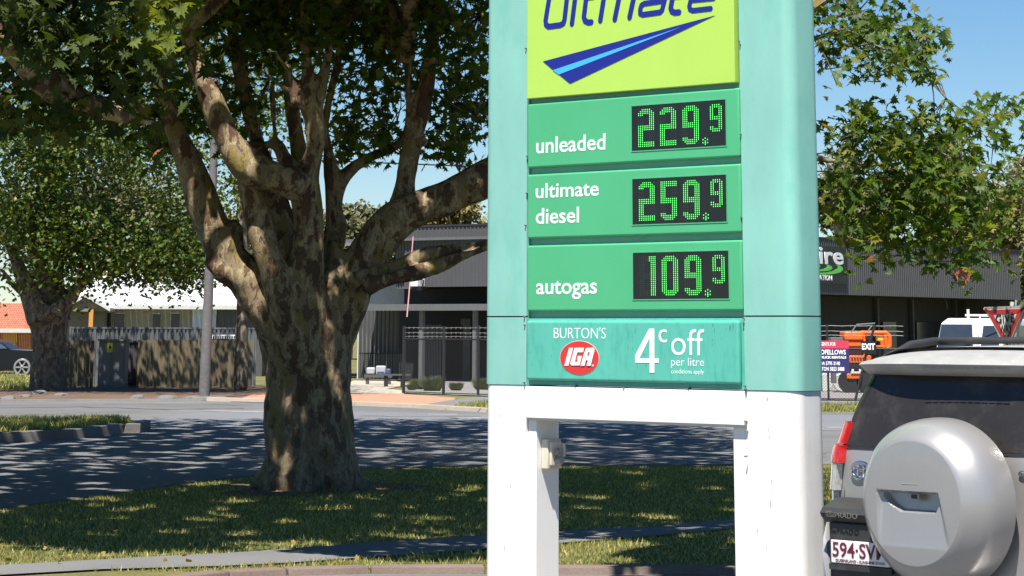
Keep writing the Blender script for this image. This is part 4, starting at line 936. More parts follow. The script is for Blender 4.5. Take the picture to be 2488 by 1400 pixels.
# rocks / roots along the verge
rock_spots = [(20, 972), (60, 965), (95, 958), (150, 962), (335, 970), (405, 969), (470, 971), (503, 972), (540, 973)]
for i, (u_, v_) in enumerate(rock_spots):
    p = G(u_, v_); bm = bmesh.new(); bmesh.ops.create_icosphere(bm, subdivisions=2, radius=1)
    sx, sy, sz_ = random.uniform(.18, .34), random.uniform(.15, .25), random.uniform(.06, .12)
    for vv_ in bm.verts: vv_.co = Vector((vv_.co.x * sx, vv_.co.y * sy, max(-.02, vv_.co.z * sz_))) * (1 + .3 * noise.noise(vv_.co * 1.7 + Vector((i * 3, 0, 0))))
    me_ = bpy.data.meshes.new('rock'); bm.to_mesh(me_); bm.free(); o = link('rock', me_, M['kerb_old']); o.location = (p.x, p.y, .012)
    tag(o, ['low rock at the far left end of the far kerb', 'flat rock just left of the street tree base', 'rock in the dirt below the street tree trunk', 'rock right of the street tree base', 'rock in front of the dark cabinet', 'rock below the long paling fence, well left of the pole', 'rock just left of the light pole foot', 'rock touching the light pole foot', 'last rock right of the light pole'][i], 'rock', 'rocks along the far kerb')
# bench and bags by the veranda
bb = G(935, 941); bt = empty('bench', (bb.x, bb.y, 0), 0, 'dark slab bench on two black legs before the veranda', 'bench')
k = bb.y / 6440; zb_ = P(950, 909, bb.y).z
for i in range(3): b = MB(); b.box(-22 * k, 62 * k, -.2 + i * .16, -.06 + i * .16, zb_ - .05, zb_); b.build('seat_slat', M['char_clad'], bt)
for x in (-2, 38): b = MB(); b.box(x * k, (x + 9) * k, -.15, .2, 0, zb_ - .052); b.build('leg', M['post_black'], bt)
for i, (u0, u1, v0) in enumerate(((890, 911, 893), (913, 937, 889), (938, 949, 896))):
    p = P(u0, 912, bb.y + 4); q = P(u1, v0, bb.y + 4); b = MB(); b.box(p.x, q.x, p.y, p.y + .4, 0.35, q.z)
    o = b.build('bag', M['bag'] if i != 2 else M['bag_blue'], bevel=.05); tag(o, ['white sack stacked left behind the bench', 'white and blue sack standing behind the middle of the bench', 'small dark blue sack at the right end of the row of sacks'][i], 'sack', 'sacks behind the bench')
    b = MB(); b.box(p.x + .05, q.x - .05, p.y - .02, p.y - .003, q.z - .3, q.z - .2); 
    if i == 1: bl = b.build('print', M['bag_blue'], o)
# pallet/shelf under the sacks
p = P(885, 915, bb.y + 4); q = P(952, 915, bb.y + 4); b = MB(); b.box(p.x, q.x, p.y - .05, p.y + .55, .25, .345)
for x in (p.x + .05, q.x - .15): b.box(x, x + .1, p.y, p.y + .5, 0, .25)
tag(b.build('sack_stand', M['char_clad']), 'low dark stand under the row of sacks', 'stand')

# ================================================================== CHAIN-LINK FENCES
def chain(u0, v0, u1, v1, top_v, barb, label, posts, pitch=.085):
    a_ = G(u0, v0); b_ = G(u1, v1); F = Frame(a_, b_); t = empty('chain_fence', (a_.x, a_.y, 0), F.rz, label, 'fence', 'black chain-link fences')
    zt_ = F.at(u0, top_v)[1]; V_ = []; Fc = []
    wv = .0045
    x = -zt_
    while x < F.len:
        for s in (1, -1):
            xa, xb = (x, x + zt_) if s == 1 else (x + zt_, x)
            za, zb_ = .04, zt_
            def clip(xa, za, xb, zb_):
                t0, t1 = 0, 1; dx = xb - xa
                lo, hi = sorted(((0 - xa) / dx, (F.len - xa) / dx)); t0 = max(0, lo); t1 = min(1, hi)
                if t0 >= t1: return None
                return xa + dx * t0, za + (zb_ - za) * t0, xa + dx * t1, za + (zb_ - za) * t1
            c = clip(xa, za, xb, zb_)
            if c:
                n0 = len(V_); y = .004 * s
                V_ += [(c[0] - wv, y, c[1]), (c[0] + wv, y, c[1]), (c[2] + wv, y, c[3]), (c[2] - wv, y, c[3]), (c[0], y + wv, c[1]), (c[2], y + wv, c[3])]
                Fc += [(n0, n0 + 1, n0 + 2, n0 + 3), (n0 + 1, n0 + 4, n0 + 5, n0 + 2)]
        x += pitch
    b = MB(); b.add(V_, Fc); b.build('mesh', M['wire'], t, kind='stuff', fix=False)
    b = MB(); b.tube([(0, 0, zt_), (F.len, 0, zt_)], .022, 8); b.build('top_rail', M['post_black'], t)
    b = MB(); b.tube([(0, 0, .06), (F.len, 0, .06)], .012, 6); b.build('bottom_rail', M['post_black'], t)
    for bv in barb:
        z = F.at(u0, bv)[1]; b = MB(); L_ = F.len; b.tube([(L_ * i / 12, 0, z + (.012 if i % 2 else 0)) for i in range(13)], .008, 4)
        for i in range(int(L_ / .22)): x_ = i * .22; b.box(x_ - .004, x_ + .004, -.02, .02, z - .03, z + .03)
        b.build('barbed_wire', M['wire_pale'], t)
    for pu, ptop, r_ in posts:
        x_ = F.at(pu, v0 - 60)[0]; z = F.at(pu, ptop)[1]; b = MB(); b.tube([(x_, 0, 0), (x_, 0, z)], r_, 8); b.build('post', M['post_black'], t)
    return F, t
CF, _ = chain(981, 957, 1300, 967, 824, (797, 809, 818), 'black chain-link fence topped with barbed wire left of the sign', [(981, 792, .05), (1078, 793, .045), (1162, 790, .04), (1280, 790, .04)])
CF2, _ = chain(1900, 973, 2200, 976, 846, (792, 805, 815), 'chain-link fence right of the sign carrying the rental board', [(2012, 789, .03), (1940, 789, .03)])
# rental board
a_, z0_ = CF2.at(1925, 905.5, -.06); b_, z1_ = CF2.at(2062, 828, -.06)
rb = empty('rental_board', (CF2.a.x, CF2.a.y, 0), CF2.rz, 'red and navy truck rental board hung on the chain-link fence', 'sign')
zr = CF2.at(2030, 847, -.06)[1]
b = MB(); b.box(a_, b_, -.085, -.06, z0_, zr); b.build('board', M['sign_navy'], rb)
b = MB(); b.box(a_, b_, -.085, -.06, zr + .001, z1_); b.build('header', M['sign_red'], rb)
def RBt(txt, u0, v0, u1, v1, mt='letter', bold=.03):
    p, q = CF2.at(u0, v0, -.085); r_, s_ = CF2.at(u1, v1, -.085); text_on(rb, 'lettering', txt, p, r_, q, s_, -.087, M[mt], bold=bold, thick=.006)
RBt('AGENTS FOR', 1988, 840.5, 2030.5, 832)
RBt('GOODFELLOWS', 1966, 861.5, 2055, 850)
RBt('TRUCK RENTALS', 1990, 871.5, 2056, 865.5, bold=.05)
RBt('EUROA 5795 3140', 1978, 887.5, 2041, 878.5)
RBt('SHEPPARTON 5823 5888', 1964, 901, 2051.5, 892)
# exit sign on a leaning gate post
pe = G(2076, 976); gpst = empty('exit_sign', (pe.x, pe.y - .3, 0), 0, 'black sign reading EXIT on a leaning black post', 'sign')
def lc(u_, v_): p = P(u_, v_, pe.y - .3); return p.x - pe.x, p.z
e0 = lc(2092, 860); e1 = lc(2128, 829)
b = MB(); p0 = lc(2077, 975); p1 = lc(2112, 860); p2 = lc(2126, 790); b.tube([(p0[0], 0, 0), (p1[0] - .08, .03, p1[1]), (p2[0], .03, p2[1])], .035, 8); b.build('post', M['post_black'], gpst)
b = MB(); b.box(e0[0], e1[0], -.05, -.03, e0[1], e1[1]); b.build('board', M['sign_black'], gpst)
q0 = lc(2093.5, 850); q1 = lc(2125.5, 834.5); text_on(gpst, 'lettering', 'EXIT', q0[0], q1[0], q0[1], q1[1], -.052, M['letter'], bold=.045, thick=.006)
b = MB(); w0 = lc(2075, 792); w1 = lc(2122, 787)
b.tube([(lc(2068, 808)[0], 0, lc(2068, 808)[1]), (lc(2082, 789)[0], 0, lc(2082, 789)[1]), (lc(2126, 786)[0], 0, lc(2126, 786)[1])], .02, 6); b.tube([(lc(2108, 806)[0], 0, lc(2108, 806)[1]), (lc(2120, 790)[0], 0, lc(2120, 790)[1])], .02, 6); b.build('barb_arm', M['wire_pale'], gpst)
# planting bed tussocks
tus = [(1018, 948, .36), (1050, 952, .48), (1108, 951, .28), (1172, 949, .4), (1000, 950, .2)]
for i, (u_, v_, hh) in enumerate(tus):
    p = G(u_, v_); n = 900; a = RNG.uniform(0, 2 * pi, n); r_ = np.sqrt(RNG.random(n)) * hh * .5; h_ = hh * RNG.uniform(.5, 1, n); sp = hh * RNG.uniform(.2, .9, n)
    bx, by = np.cos(a) * r_, np.sin(a) * r_; v_ = np.stack([np.stack([bx - .01, by, 0 * bx], 1), np.stack([bx + .012, by + .01, 0 * bx], 1), np.stack([bx + np.cos(a) * sp * .7, by + np.sin(a) * sp * .7, h_], 1)], 1).reshape(-1, 3)
    o = link('tussock', fastmesh('tussock', v_, np.arange(3 * n).reshape(-1, 3), M['bush'])); o.location = (p.x, p.y, .03)
    tag(o, ['olive tussock plant behind the mesh, left of the taller one', 'tallest green tussock by the fence post', 'small tussock in the middle of the gravel bed', 'tussock against the left edge of the sign', 'small dry tussock next to the fence corner'][i], 'plant', 'plants in the gravel bed')
# pink tape
b = MB(); b.tube([P(1004, 575, 82), P(1001, 610, 82), P(996, 690, 82), P(989, 770, 82)], [.02, .018, .02, .022], 6)
tag(b.build('marker_rope', M['pink']), 'thin pink rope hanging from the branches to the fence corner', 'rope')

# ================================================================== ORANGE LIFT behind the fence
LYd = 84
o_ = P(2110, 930, LYd); mc = empty('boom_lift', (o_.x, o_.y, 0), 0, 'orange work platform machine parked behind the fence and exit sign', 'machine')
def lb(name, u0, v0, u1, v1, y0, y1, mat, bevel=0.02):
    p = P(u0, v1, LYd); q = P(u1, v0, LYd); b = MB(); b.box(p.x - o_.x, q.x - o_.x, y0, y1, p.z, q.z); return b.build(name, mat, mc, bevel=bevel)
lb('engine_cover', 2052, 806, 2098, 827, 0, 1.2, M['orange'], .05)
lb('cover_lower', 2054, 829, 2098, 842, .05, 1.1, M['orange'], .03)
lb('frame_block', 2058, 843, 2096, 864, .2, 1.0, M['char_clad'])
lb('basket_panel', 2062, 864, 2100, 882, -.2, .9, M['orange'], .03)
for k in range(5): lb('slot', 2066 + k * 7, 869, 2070 + k * 7, 873, -.23, -.2, M['char_dark'], 0)
lb('chassis', 2056, 884, 2120, 900, .1, 1.1, M['grey_steel'])
lb('skirt', 2057, 908, 2090, 921, -.1, .9, M['orange'], .03)
lb('skirt', 2092, 900, 2118, 917, .1, .9, M['orange'], .03)
lb('lamp', 2068, 897, 2073, 902, -.14, -.1, M['letter'], 0); lb('lamp', 2086, 897, 2091, 902, -.14, -.1, M['letter'], 0)
lb('bumper_bar', 2066, 903, 2094, 908, -.14, .0, M['ltgrey'], .01)
lb('mast_panel', 2102, 864, 2118, 884, .1, .8, M['orange'], .02)
lb('control_box', 2100, 812, 2122, 828, .1, .6, M['sign_black'], .03)
lb('beacon_box', 2131, 812, 2146, 829, -.1, .3, M['orange_pale'], .03)
b = MB()
def lp3(u_, v_, y=0): p = P(u_, v_, LYd); return (p.x - o_.x, y, p.z)
for y in (-.1, .8):
    b.tube([lp3(2100, 809, y), lp3(2152, 809, y), lp3(2160, 816, y), lp3(2161, 840, y), lp3(2155, 846, y)], .07, 8)
    b.tube([lp3(2130, 842, y), lp3(2158, 842, y)], .03, 6); b.tube([lp3(2150, 810, y), lp3(2153, 843, y)], .06, 8)
b.tube([lp3(2161, 838, .0), lp3(2161, 838, .8)], .04, 6); b.tube([lp3(2101, 808, .0), lp3(2101, 865, 0)], .04, 6)
b.build('guard_rail', M['orange'], mc, smooth=True)
for u_ in (2066, 2108):
    b = MB(); c = lp3(u_, 922, .1); c2 = lp3(u_, 922, 1.0); b.tube([(c[0], -.05, .36), (c[0], .3, .36)], .36, 18); b.build('wheel', M['rubber'], mc, smooth=True)
lb('tray', 2020, 820, 2050, 829, .2, 1.0, M['grey_steel'], .01)
lb('support', 2026, 829, 2034, 932, .4, .8, M['grey_steel'], .01)
# small clutter behind mesh (grey machine)
o2 = P(2030, 930, 86); b = MB(); b.box(-.55, .3, 0, .9, .3, .85); b.tube([(-.35, -.02, .3), (-.35, .12, .3)], .28, 14); b.tube([(.2, -.02, .3), (.2, .12, .3)], .28, 14); b.box(-.2, .1, .2, .6, .85, 1.1)
oo = b.build('trailer', M['ltgrey'], bevel=.02); oo.location = (o2.x, o2.y, 0); tag(oo, 'small pale grey trailer behind the mesh under the rental board', 'trailer')
# orange truck sliver at far right
tr_ = P(2500, 850, 70); tk = empty('orange_truck', (tr_.x, tr_.y, 0), 0, 'orange vehicle just showing at the right edge beside the give way sign', 'truck')
b = MB(); b.box(-.22, 1.8, 0, 4, .5, 1.85); b.build('body', M['orange'], tk, bevel=.06); b = MB(); b.box(-.2, 1.7, -.03, -.002, 1.2, 1.6); b.build('windscreen', M['van_glass'], tk)
for x in (.1, 1.4): b = MB(); b.tube([(x - .1, .6, .4), (x + .12, .6, .4)], .4, 16); b.build('wheel', M['rubber'], tk)

# ================================================================== WHITE VAN behind the silver car
VY = 62
va = P(2265, 812, VY); vt = P(2340, 773, VY); vz = vt.z
van = empty('white_van', (va.x, va.y, 0), radians(-24), 'white van with ladder rack behind the silver car roof', 'van')
k = VY / 6440
prof = [(0, .55), (0, 1.0), (.06, 1.15), (.55, vz - .12), (.75, vz), (4.6, vz), (4.7, vz - .2), (4.7, .45), (.1, .45)]
b = MB(); W_ = 150 * k * 1.15
# y = length (away); x = width
fr = [(.04 * 0, .5), (.0, 1.25), (.28, vz - .12)]
b.add([(0, 0, .45), (W_, 0, .45), (W_, -.02, 1.15), (0, -.02, 1.15), (.10, .45, vz - .10), (W_ - .10, .45, vz - .10), (.16, .8, vz), (W_ - .16, .8, vz), (.16, 4.6, vz), (W_ - .16, 4.6, vz), (0.02, 4.7, 1.15), (W_ - .02, 4.7, 1.15), (.02, 4.7, .45), (W_ - .02, 4.7, .45)],
      [(0, 1, 2, 3), (3, 2, 5, 4), (4, 5, 7, 6), (6, 7, 9, 8), (8, 9, 11, 10), (10, 11, 13, 12), (0, 3, 10, 12), (3, 4, 6, 8, 10), (1, 13, 11, 2), (2, 11, 9, 7, 5), (0, 12, 13, 1)])
vb = b.build('body', M['van_white'], van, bevel=.05, seg=3)
xa = .12; xb = W_ * .60
b = MB(); b.add([(.05, -.05, 1.2), (W_ * .62, -.05, 1.2), (W_ * .60, .38, vz - .14), (.13, .38, vz - .14)], [(0, 1, 2, 3)]); b.build('windscreen', M['van_glass'], van)
b = MB(); b.add([(W_ * .66, -.045, 1.25), (W_ * .95, -.045, 1.25), (W_ * .90, .36, vz - .17), (W_ * .68, .36, vz - .17)], [(0, 1, 2, 3)]); b.build('window', M['van_glass'], van)
b = MB(); b.box(W_ * .60, W_ * .68, -.16, -.1, 1.35, vz - .1); b.build('mirror', M['van_white'], van)
for x, y in ((.12, 1), (W_ - .12, 1), (.12, 3.8), (W_ - .12, 3.8)): b = MB(); b.tube([(x - .1, y, .33), (x + .1, y, .33)], .33, 18); b.build('wheel', M['rubber'], van, smooth=True)
rk2 = None; rz_ = P(2400, 766, VY).z
for y0, y1 in ((.62, 1.5), (1.6, 3.0)): b = MB(); b.box(W_ - .02, W_ + .004, y0, y1, 1.3, vz - .16); b.build('window', M['van_glass'], van)
for y in (1.0, 2.4, 3.8):
    b = MB(); b.tube([(.55, y, rz_), (W_ + .15, y, rz_)], .025, 8); b.tube([(.9, y, vz - .02), (.9, y, rz_)], .02, 6); b.tube([(W_ - .15, y, vz - .02), (W_ - .15, y, rz_)], .02, 6)
    if y == 1.0: b.tube([(.62, 1.0, vz - .05), (.62, 1.0, rz_ + .14)], .035, 8)
    b.build('rack_bar', M['ltgrey'], van, smooth=True)

# ================================================================== GIVE WAY SIGN
GY = 34.5
gc = P(2452, 780, GY); gw = empty('give_way_sign', (gc.x, gc.y, 0), 0, 'tilted red and white GIVE WAY triangle behind the silver car roof', 'sign')
ga = radians(50); 
zt_ = P(2452, 743, GY).z; zap = P(2452, 861, GY).z
def tri(half, zt, zb, y, r=.03): 
    pts = []
    for (cx_, cz_, a0) in ((-half, zt, 150), (half, zt, 30), (0, zb, -90)):
        ccx = cx_ * .93; ccz = cz_ + (-.035 if cz_ == zt else .07)
        for k_ in (-40, 0, 40): a_ = radians(a0 + k_); pts.append((ccx + cos(a_) * r, ccz + sin(a_) * r))
    return pts
Hh = (zt_ - zap); half = Hh * .577
b = MB(); b.prism(tri(half, zt_, zap, 0), 'y', -.01, .01); o = b.build('plate', M['gw_white'], gw); o.rotation_euler = (0, radians(-1.5), -ga + radians(0))
o['_'] = 0; del o['_']
prt = []
def border(sc_o, sc_i):
    cz = zt_ - Hh / 3; O = [((x) * sc_o, cz + (z - cz) * sc_o) for x, z in tri(half, zt_, zap, 0)]; I = [((x) * sc_i, cz + (z - cz) * sc_i) for x, z in tri(half, zt_, zap, 0)]
    n = len(O); b = MB(); vs = [(x, -.014, z) for x, z in O] + [(x, -.014, z) for x, z in I]; b.add(vs, [(i, (i + 1) % n, n + (i + 1) % n, n + i) for i in range(n)]); return b
b2 = border(.965, .62); o2_ = b2.build('border', M['gw_red'], gw); prt.append(o2_)
cz = zt_ - Hh / 3
prt.append(text_on(gw, 'lettering', 'GIVE', -.155, .155, zt_ - .215 * 1.0, zt_ - .115 * 1.0 + .01, -.016, M['sign_black'], bold=.0, thick=.004))
prt.append(text_on(gw, 'lettering', 'WAY', -.10, .10, zt_ - .345, zt_ - .24, -.016, M['sign_black'], bold=.0, thick=.004))
for q in prt: q.rotation_euler = (0, radians(-1.5), -ga)
b = MB(); b.tube([(.06, .06, 0), (.06, .06, zt_ + .05)], .03, 10); b.build('post', M['ltgrey'], gw, smooth=True)

# ================================================================== BLACK CAR (left edge)
cb0 = G(55, 914); CY = cb0.y; bk = empty('black_ute', (cb0.x, cb0.y, 0), 0, 'black utility vehicle with silver wheel parked by the tiled house', 'car'); k = CY / 6440
def bl(u_, v_): p = P(u_, v_, CY); return p.x - cb0.x, p.z
pts = [bl(-150, 902), bl(-160, 860), bl(-110, 850), bl(-70, 822), bl(-20, 824), bl(8, 832), bl(30, 848), bl(84, 850), bl(88, 858), bl(88, 902)]
b = MB(); b.prism(pts, 'y', -.05, 1.7); b.build('body', M['car_black'], bk, bevel=.06, seg=3)
b = MB(); b.prism([bl(-60, 829), bl(-18, 829), bl(4, 836), bl(18, 847), bl(-75, 847)], 'y', -.075, -.052); b.build('window', M['car_blue'], bk)
for u_ in (55, -110):
    c = bl(u_, 893); wh = MB(); wh.tube([(c[0], -.12, c[1]), (c[0], .12, c[1])], 22 * k, 24); wo = wh.build('wheel', M['rubber'], bk, smooth=True)
    rm = MB()
    for s in range(6): a_ = s * pi / 3; rm.tube([(c[0], -.15, c[1]), (c[0] + cos(a_) * 15 * k, -.15, c[1] + sin(a_) * 15 * k)], .035, 6)
    ring = [(c[0] + cos(a) * 18 * k, -.14, c[1] + sin(a) * 18 * k) for a in np.linspace(0, 2 * pi, 25)]; rm.tube(ring, .05, 6); rm.build('rim', M['alloy'], wo, smooth=True)
b = MB(); x0_, z0_ = bl(5, 912); x1_, z1_ = bl(40, 909); b.box(x0_, x1_, -.2, -.1, z0_, z1_); b.build('side_step', M['alloy'], bk)
b = MB(); x0_, z0_ = bl(80, 840); x1_, _ = bl(84, 830); b.box(*sorted((bl(55, 845)[0], bl(86, 845)[0])), 2.4, 2.5, .3, bl(0, 838)[1]); b.build('tray_rail', M['ltgrey'], bk)

# ================================================================== PRICE SIGN
PHI = radians(43.8); S0 = Vector((.803, 15.07, 0))
class SFr(Frame):
    def __init__(s, a, rz): s.a = a; s.rz = rz; s.d = Vector((cos(rz), sin(rz), 0)); s.n = Vector((-sin(rz), cos(rz), 0))
SF = SFr(S0, -PHI)
sg = empty('price_sign', S0, -PHI, 'tall teal and white petrol price board with green LED prices standing in the foreground', 'sign')
XL, XR, ZY, ZU0, ZU1, ZD0, ZD1, ZA0, ZA1, ZG, ZW = -.968, .670, 3.178, 3.151, 2.766, 2.727, 2.350, 2.309, 1.927, 1.502, 1.316
XLo, XLi, XRi, XRo = -1.345, -.995, .683, 1.028
DEP = .28; TOPZ = 6.6
def post_profile(x0, x1, y0, y1, round_left, r=.075, n=8):
    p = []
    def arc(cx, cy, a0, a1, rr): return [(cx + cos(radians(a0 + (a1 - a0) * i / n)) * rr, cy + sin(radians(a0 + (a1 - a0) * i / n)) * rr) for i in range(n + 1)]
    if round_left: p = [(x1, y0)] + [(x1, y1)] + arc(x0 + r, y1 - r, 90, 180, r) + arc(x0 + r, y0 + r, 180, 270, r)
    else: p = [(x0, y1), (x0, y0)] + arc(x1 - r, y0 + r, 270, 360, r) + arc(x1 - r, y1 - r, 0, 90, r)
    return p
def post(name, x0, x1, z0, z1, left, mat, g_=0):
    b = MB(); b.prism(post_profile(x0 - g_, x1 + g_, .012 - g_, DEP + g_, left), 'z', z0, z1)
    return b.build(name, mat, sg, smooth=True)
ZJ = 1.895     # joint in the teal cladding
for left, x0, x1 in ((True, XLo, XLi + .012), (False, XRi - .004, XRo)):
    post('cladding', x0, x1, ZJ + .006, TOPZ, left, M['teal'], .004)
    post('cladding', x0, x1, ZG + .002, ZJ - .002, left, M['teal'], .004)
    b = MB(); b.prism(post_profile(x0 + .004, x1 - .004, .02, DEP - .01, left), 'z', ZJ - .0018, ZJ + .0058); b.build('joint', M['sign_black'], sg)
    post('leg_cladding', x0 + (.004 if left else 0), x1 - (0 if left else .003), -.05, ZG - .001, left, M['white'])
# inner trims between post and panels
b = MB(); b.box(XLi + .018, XL - .004, .02, .08, ZG + .001, TOPZ - .02); b.build('trim', M['teal_edge'], sg)
b = MB(); b.box(XR + .003, XRi - .010, .02, .08, ZG + .001, TOPZ - .02); b.build('trim', M['teal_edge'], sg)
# cabinet behind panels
b = MB(); b.box(XL - .003, XR + .0025, .035, .24, ZG + .004, TOPZ - .01); b.build('cabinet', M['teal_edge'], sg)
def panel(name, z0, z1, mat, out=.0, d=.045, x0=XL, x1=XR, bev=.012, seg=3):
    b = MB(); b.box(x0, x1, out, out + d, z0, z1); return b.build(name, mat, sg, bevel=bev, seg=seg)
panel('lime_panel', ZY, 4.75, M['lime'], -.012, .045, XL + .004, XR - .018, .006)
panel('brand_panel', 4.80, 6.5, M['panel_green'], -.012)
panel('price_panel', ZU1, ZU0 - .002, M['panel_green'])
panel('price_panel', ZD1, ZD0, M['panel_green'])
panel('price_panel', ZA1, ZA0, M['panel_green'])
# bottom voucher panel: flange + raised pillow
b = MB(); b.box(XL + .002, XR + .002, .012, .034, ZG + .003, 1.885); b.build('voucher_flange', M['teal_dark'], sg, bevel=.004)
panel('voucher_panel', 1.532, 1.874, M['teal_dark'], -.022, .035, XL + .016, XR - .014, .018, 4)
# lower beam
b = MB(); b.box(XLi + .022, XRi - .006, -.004, .24, ZW, ZG - .004); b.build('beam', M['white'], sg, bevel=.004)
b = MB(); b.box(XLi + .03, XRi - .012, .004, .235, ZW - .012, ZW - .001); b.build('beam_soffit', M['cream'], sg)
# inner legs
xi, _ = SF.at(1303, 1100, .03)
b = MB(); b.box(XLi + .014, xi, .030, .225, -.05, ZW - .013); b.build('inner_leg', M['white'], sg, bevel=.003)
xj, _ = SF.at(1784, 1200, .03)
b = MB(); b.box(xj, XRi - .006, .030, .225, -.05, ZW - .013); b.build('inner_leg', M['white'], sg, bevel=.003)
# plinth under ground line
b = MB(); b.box(XLo - .1, XRo + .1, -.12, DEP + .12, 0, .06); b.build('footing', M['kerb_far'], sg, bevel=.01)
# power outlet box on inner left leg
y0_ = .07; z0_, z1_ = SF.at(1320, 1139, .1)[1], SF.at(1320, 1066, .1)[1]
b = MB(); b.box(xi + .001, xi + .055, y0_, y0_ + .115, z0_, z1_); ob1 = b.build('junction_box', M['cream'], sg, bevel=.006)
b = MB(); b.box(xi + .056, xi + .075, y0_ + .01, y0_ + .10, z0_ + .02, z1_ - .015); b.build('cover', M['cream'], ob1, bevel=.006)
b = MB(); b.tube([(xi + .076, y0_ + .055, z0_ + .05), (xi + .12, y0_ + .055, z0_ + .05)], .022, 14); b.tube([(xi + .095, y0_ + .055, z0_ + .06), (xi + .098, y0_ + .06, z1_ - .05)], .013, 10)
b.box(xi + .076, xi + .105, y0_ + .03, y0_ + .085, z1_ - .09, z1_ - .06); b.build('socket', M['greypl'], ob1, bevel=.003)
b = MB(); b.box(xi + .056, xi + .085, y0_ + .10, y0_ + .12, z1_ - .10, z1_ - .03); b.build('latch', M['cream'], ob1)
# screws
sv = [(1277, 118), (1280, 380), (1279, 470), (1276, 548), (1273, 770), (1274, 790), (1273, 930), (1795, 100), (1797, 108), (1799, 326), (1801, 528), (1806, 774), (1806, 785), (1810, 938), (1812, 946), (1812, 1024), (1814, 1048), (1812, 1109), (1399, 937), (1517, 943), (1674, 943)]
for u_, v_ in sv:
    x, z = SF.at(u_, v_, .0); y = .006 if v_ < 935 else .0
    b = MB(); b.tube([(x, y - .010, z), (x, y + .02, z)], .0048, 6); b.build('screw', M['screw'], sg)
# ---- texts
def ST(txt, u0, v0, u1, v1, mat, y=0.0, **k):
    x0, z0 = SF.at(u0, v0, y); x1, z1 = SF.at(u1, v1, y); return text_on(sg, 'lettering', txt, x0, x1, z0, z1, y - .0005, mat, thick=k.pop('thick', .0009), **k)
LT = M['letter']
ST('unleaded', 1303, 374, 1471, 324, LT, bold=.012)
ST('ultimate', 1302, 482.5, 1455, 439, LT, bold=.012)
ST('diesel', 1302, 545, 1407, 502.5, LT, bold=.012)
ST('autogas', 1303, 728, 1450.5, 681, LT, bold=.012)
VYp = -.022
ST("BURTON'S", 1346, 822.5, 1472, 796, LT, VYp, bold=-.008)
ST('c', 1600.5, 832.5, 1620.5, 800.5, LT, VYp, bold=.0)
ST('off', 1631, 863.5, 1710.5, 800, LT, VYp, bold=-.004)
ST('per litre', 1631, 895, 1710.5, 870, LT, VYp, bold=-.004)
ST('conditions apply', 1631, 911, 1710.5, 898.4, LT, VYp, bold=-.003)
# oval badge
cx_, cz_ = SF.at(1408.3, 869.6, VYp); ex = SF.at(1455.3, 869.6, VYp)[0] - cx_; ez = SF.at(1408.3, 829.3, VYp)[1] - cz_
b = MB(); b.prism([(cx_ + cos(a) * ex, cz_ + sin(a) * ez) for a in np.linspace(0, 2 * pi, 49)[:-1]], 'y', VYp - .003, VYp - .0006); b.build('oval_badge', M['red'], sg)
b = MB(); b.prism([(cx_ + cos(a) * (ex + .004), cz_ + sin(a) * (ez + .004)) for a in np.linspace(0, 2 * pi, 49)[:-1]], 'y', VYp - .0014, VYp - .0005); b.build('badge_outline', M['ltgrey'], sg)
def pxpoly(name, polys, mat, y, parent=sg, thick=.0022):
    b = MB()
    for i_, po in enumerate(polys):
        q = [SF.at(u_, v_, y) for u_, v_ in po]; b.prism(q, 'y', y - thick - .0004 * i_, y - .0005)
    return b.build(name, mat, parent)
def zx(pts, sx=4.217, ox=1250, oy=740): return [(ox + a / sx, oy + c / sx) for a, c in pts]
yb_ = VYp - .003
zy = lambda p: zx(p, 5.68, 1312, 777)
iga = [zy(p) for p in ([(405, 387), (462, 387), (395, 635), (338, 635)],
    [(490, 387), (612, 387), (598, 450), (500, 450), (478, 398)], [(490, 390), (535, 390), (480, 600), (470, 632), (440, 632), (421, 605), (478, 400)], [(430, 583), (540, 583), (556, 600), (548, 632), (440, 632), (424, 610)], [(530, 500), (584, 500), (552, 630), (508, 630), (524, 556), (516, 552)],
    [(640, 395), (665, 387), (735, 387), (755, 405), (752, 446), (624, 446)], [(622, 440), (674, 440), (620, 635), (567, 635)], [(696, 440), (754, 440), (706, 635), (650, 635)], [(650, 505), (720, 505), (705, 560), (632, 560)])]
pxpoly('figure_four', [zx(p) for p in ([(1380, 248), (1435, 248), (1392, 332), (1280, 556), (1238, 556), (1238, 520)], [(1238, 553), (1480, 553), (1480, 598), (1238, 598)], [(1387, 250), (1435, 250), (1435, 700), (1387, 700)])], LT, VYp, thick=.0016)
pxpoly('badge_lettering', iga, LT, yb_)
b = MB(); rx_, rz2 = SF.at(1440.8, 888.3, yb_); b.prism([(rx_ + cos(a) * .008, rz2 + sin(a) * .0065) for a in np.linspace(0, 2 * pi, 17)[:-1]], 'y', yb_ - .002, yb_ - .0005); b.build('registered_mark', M['ltgrey'], sg)
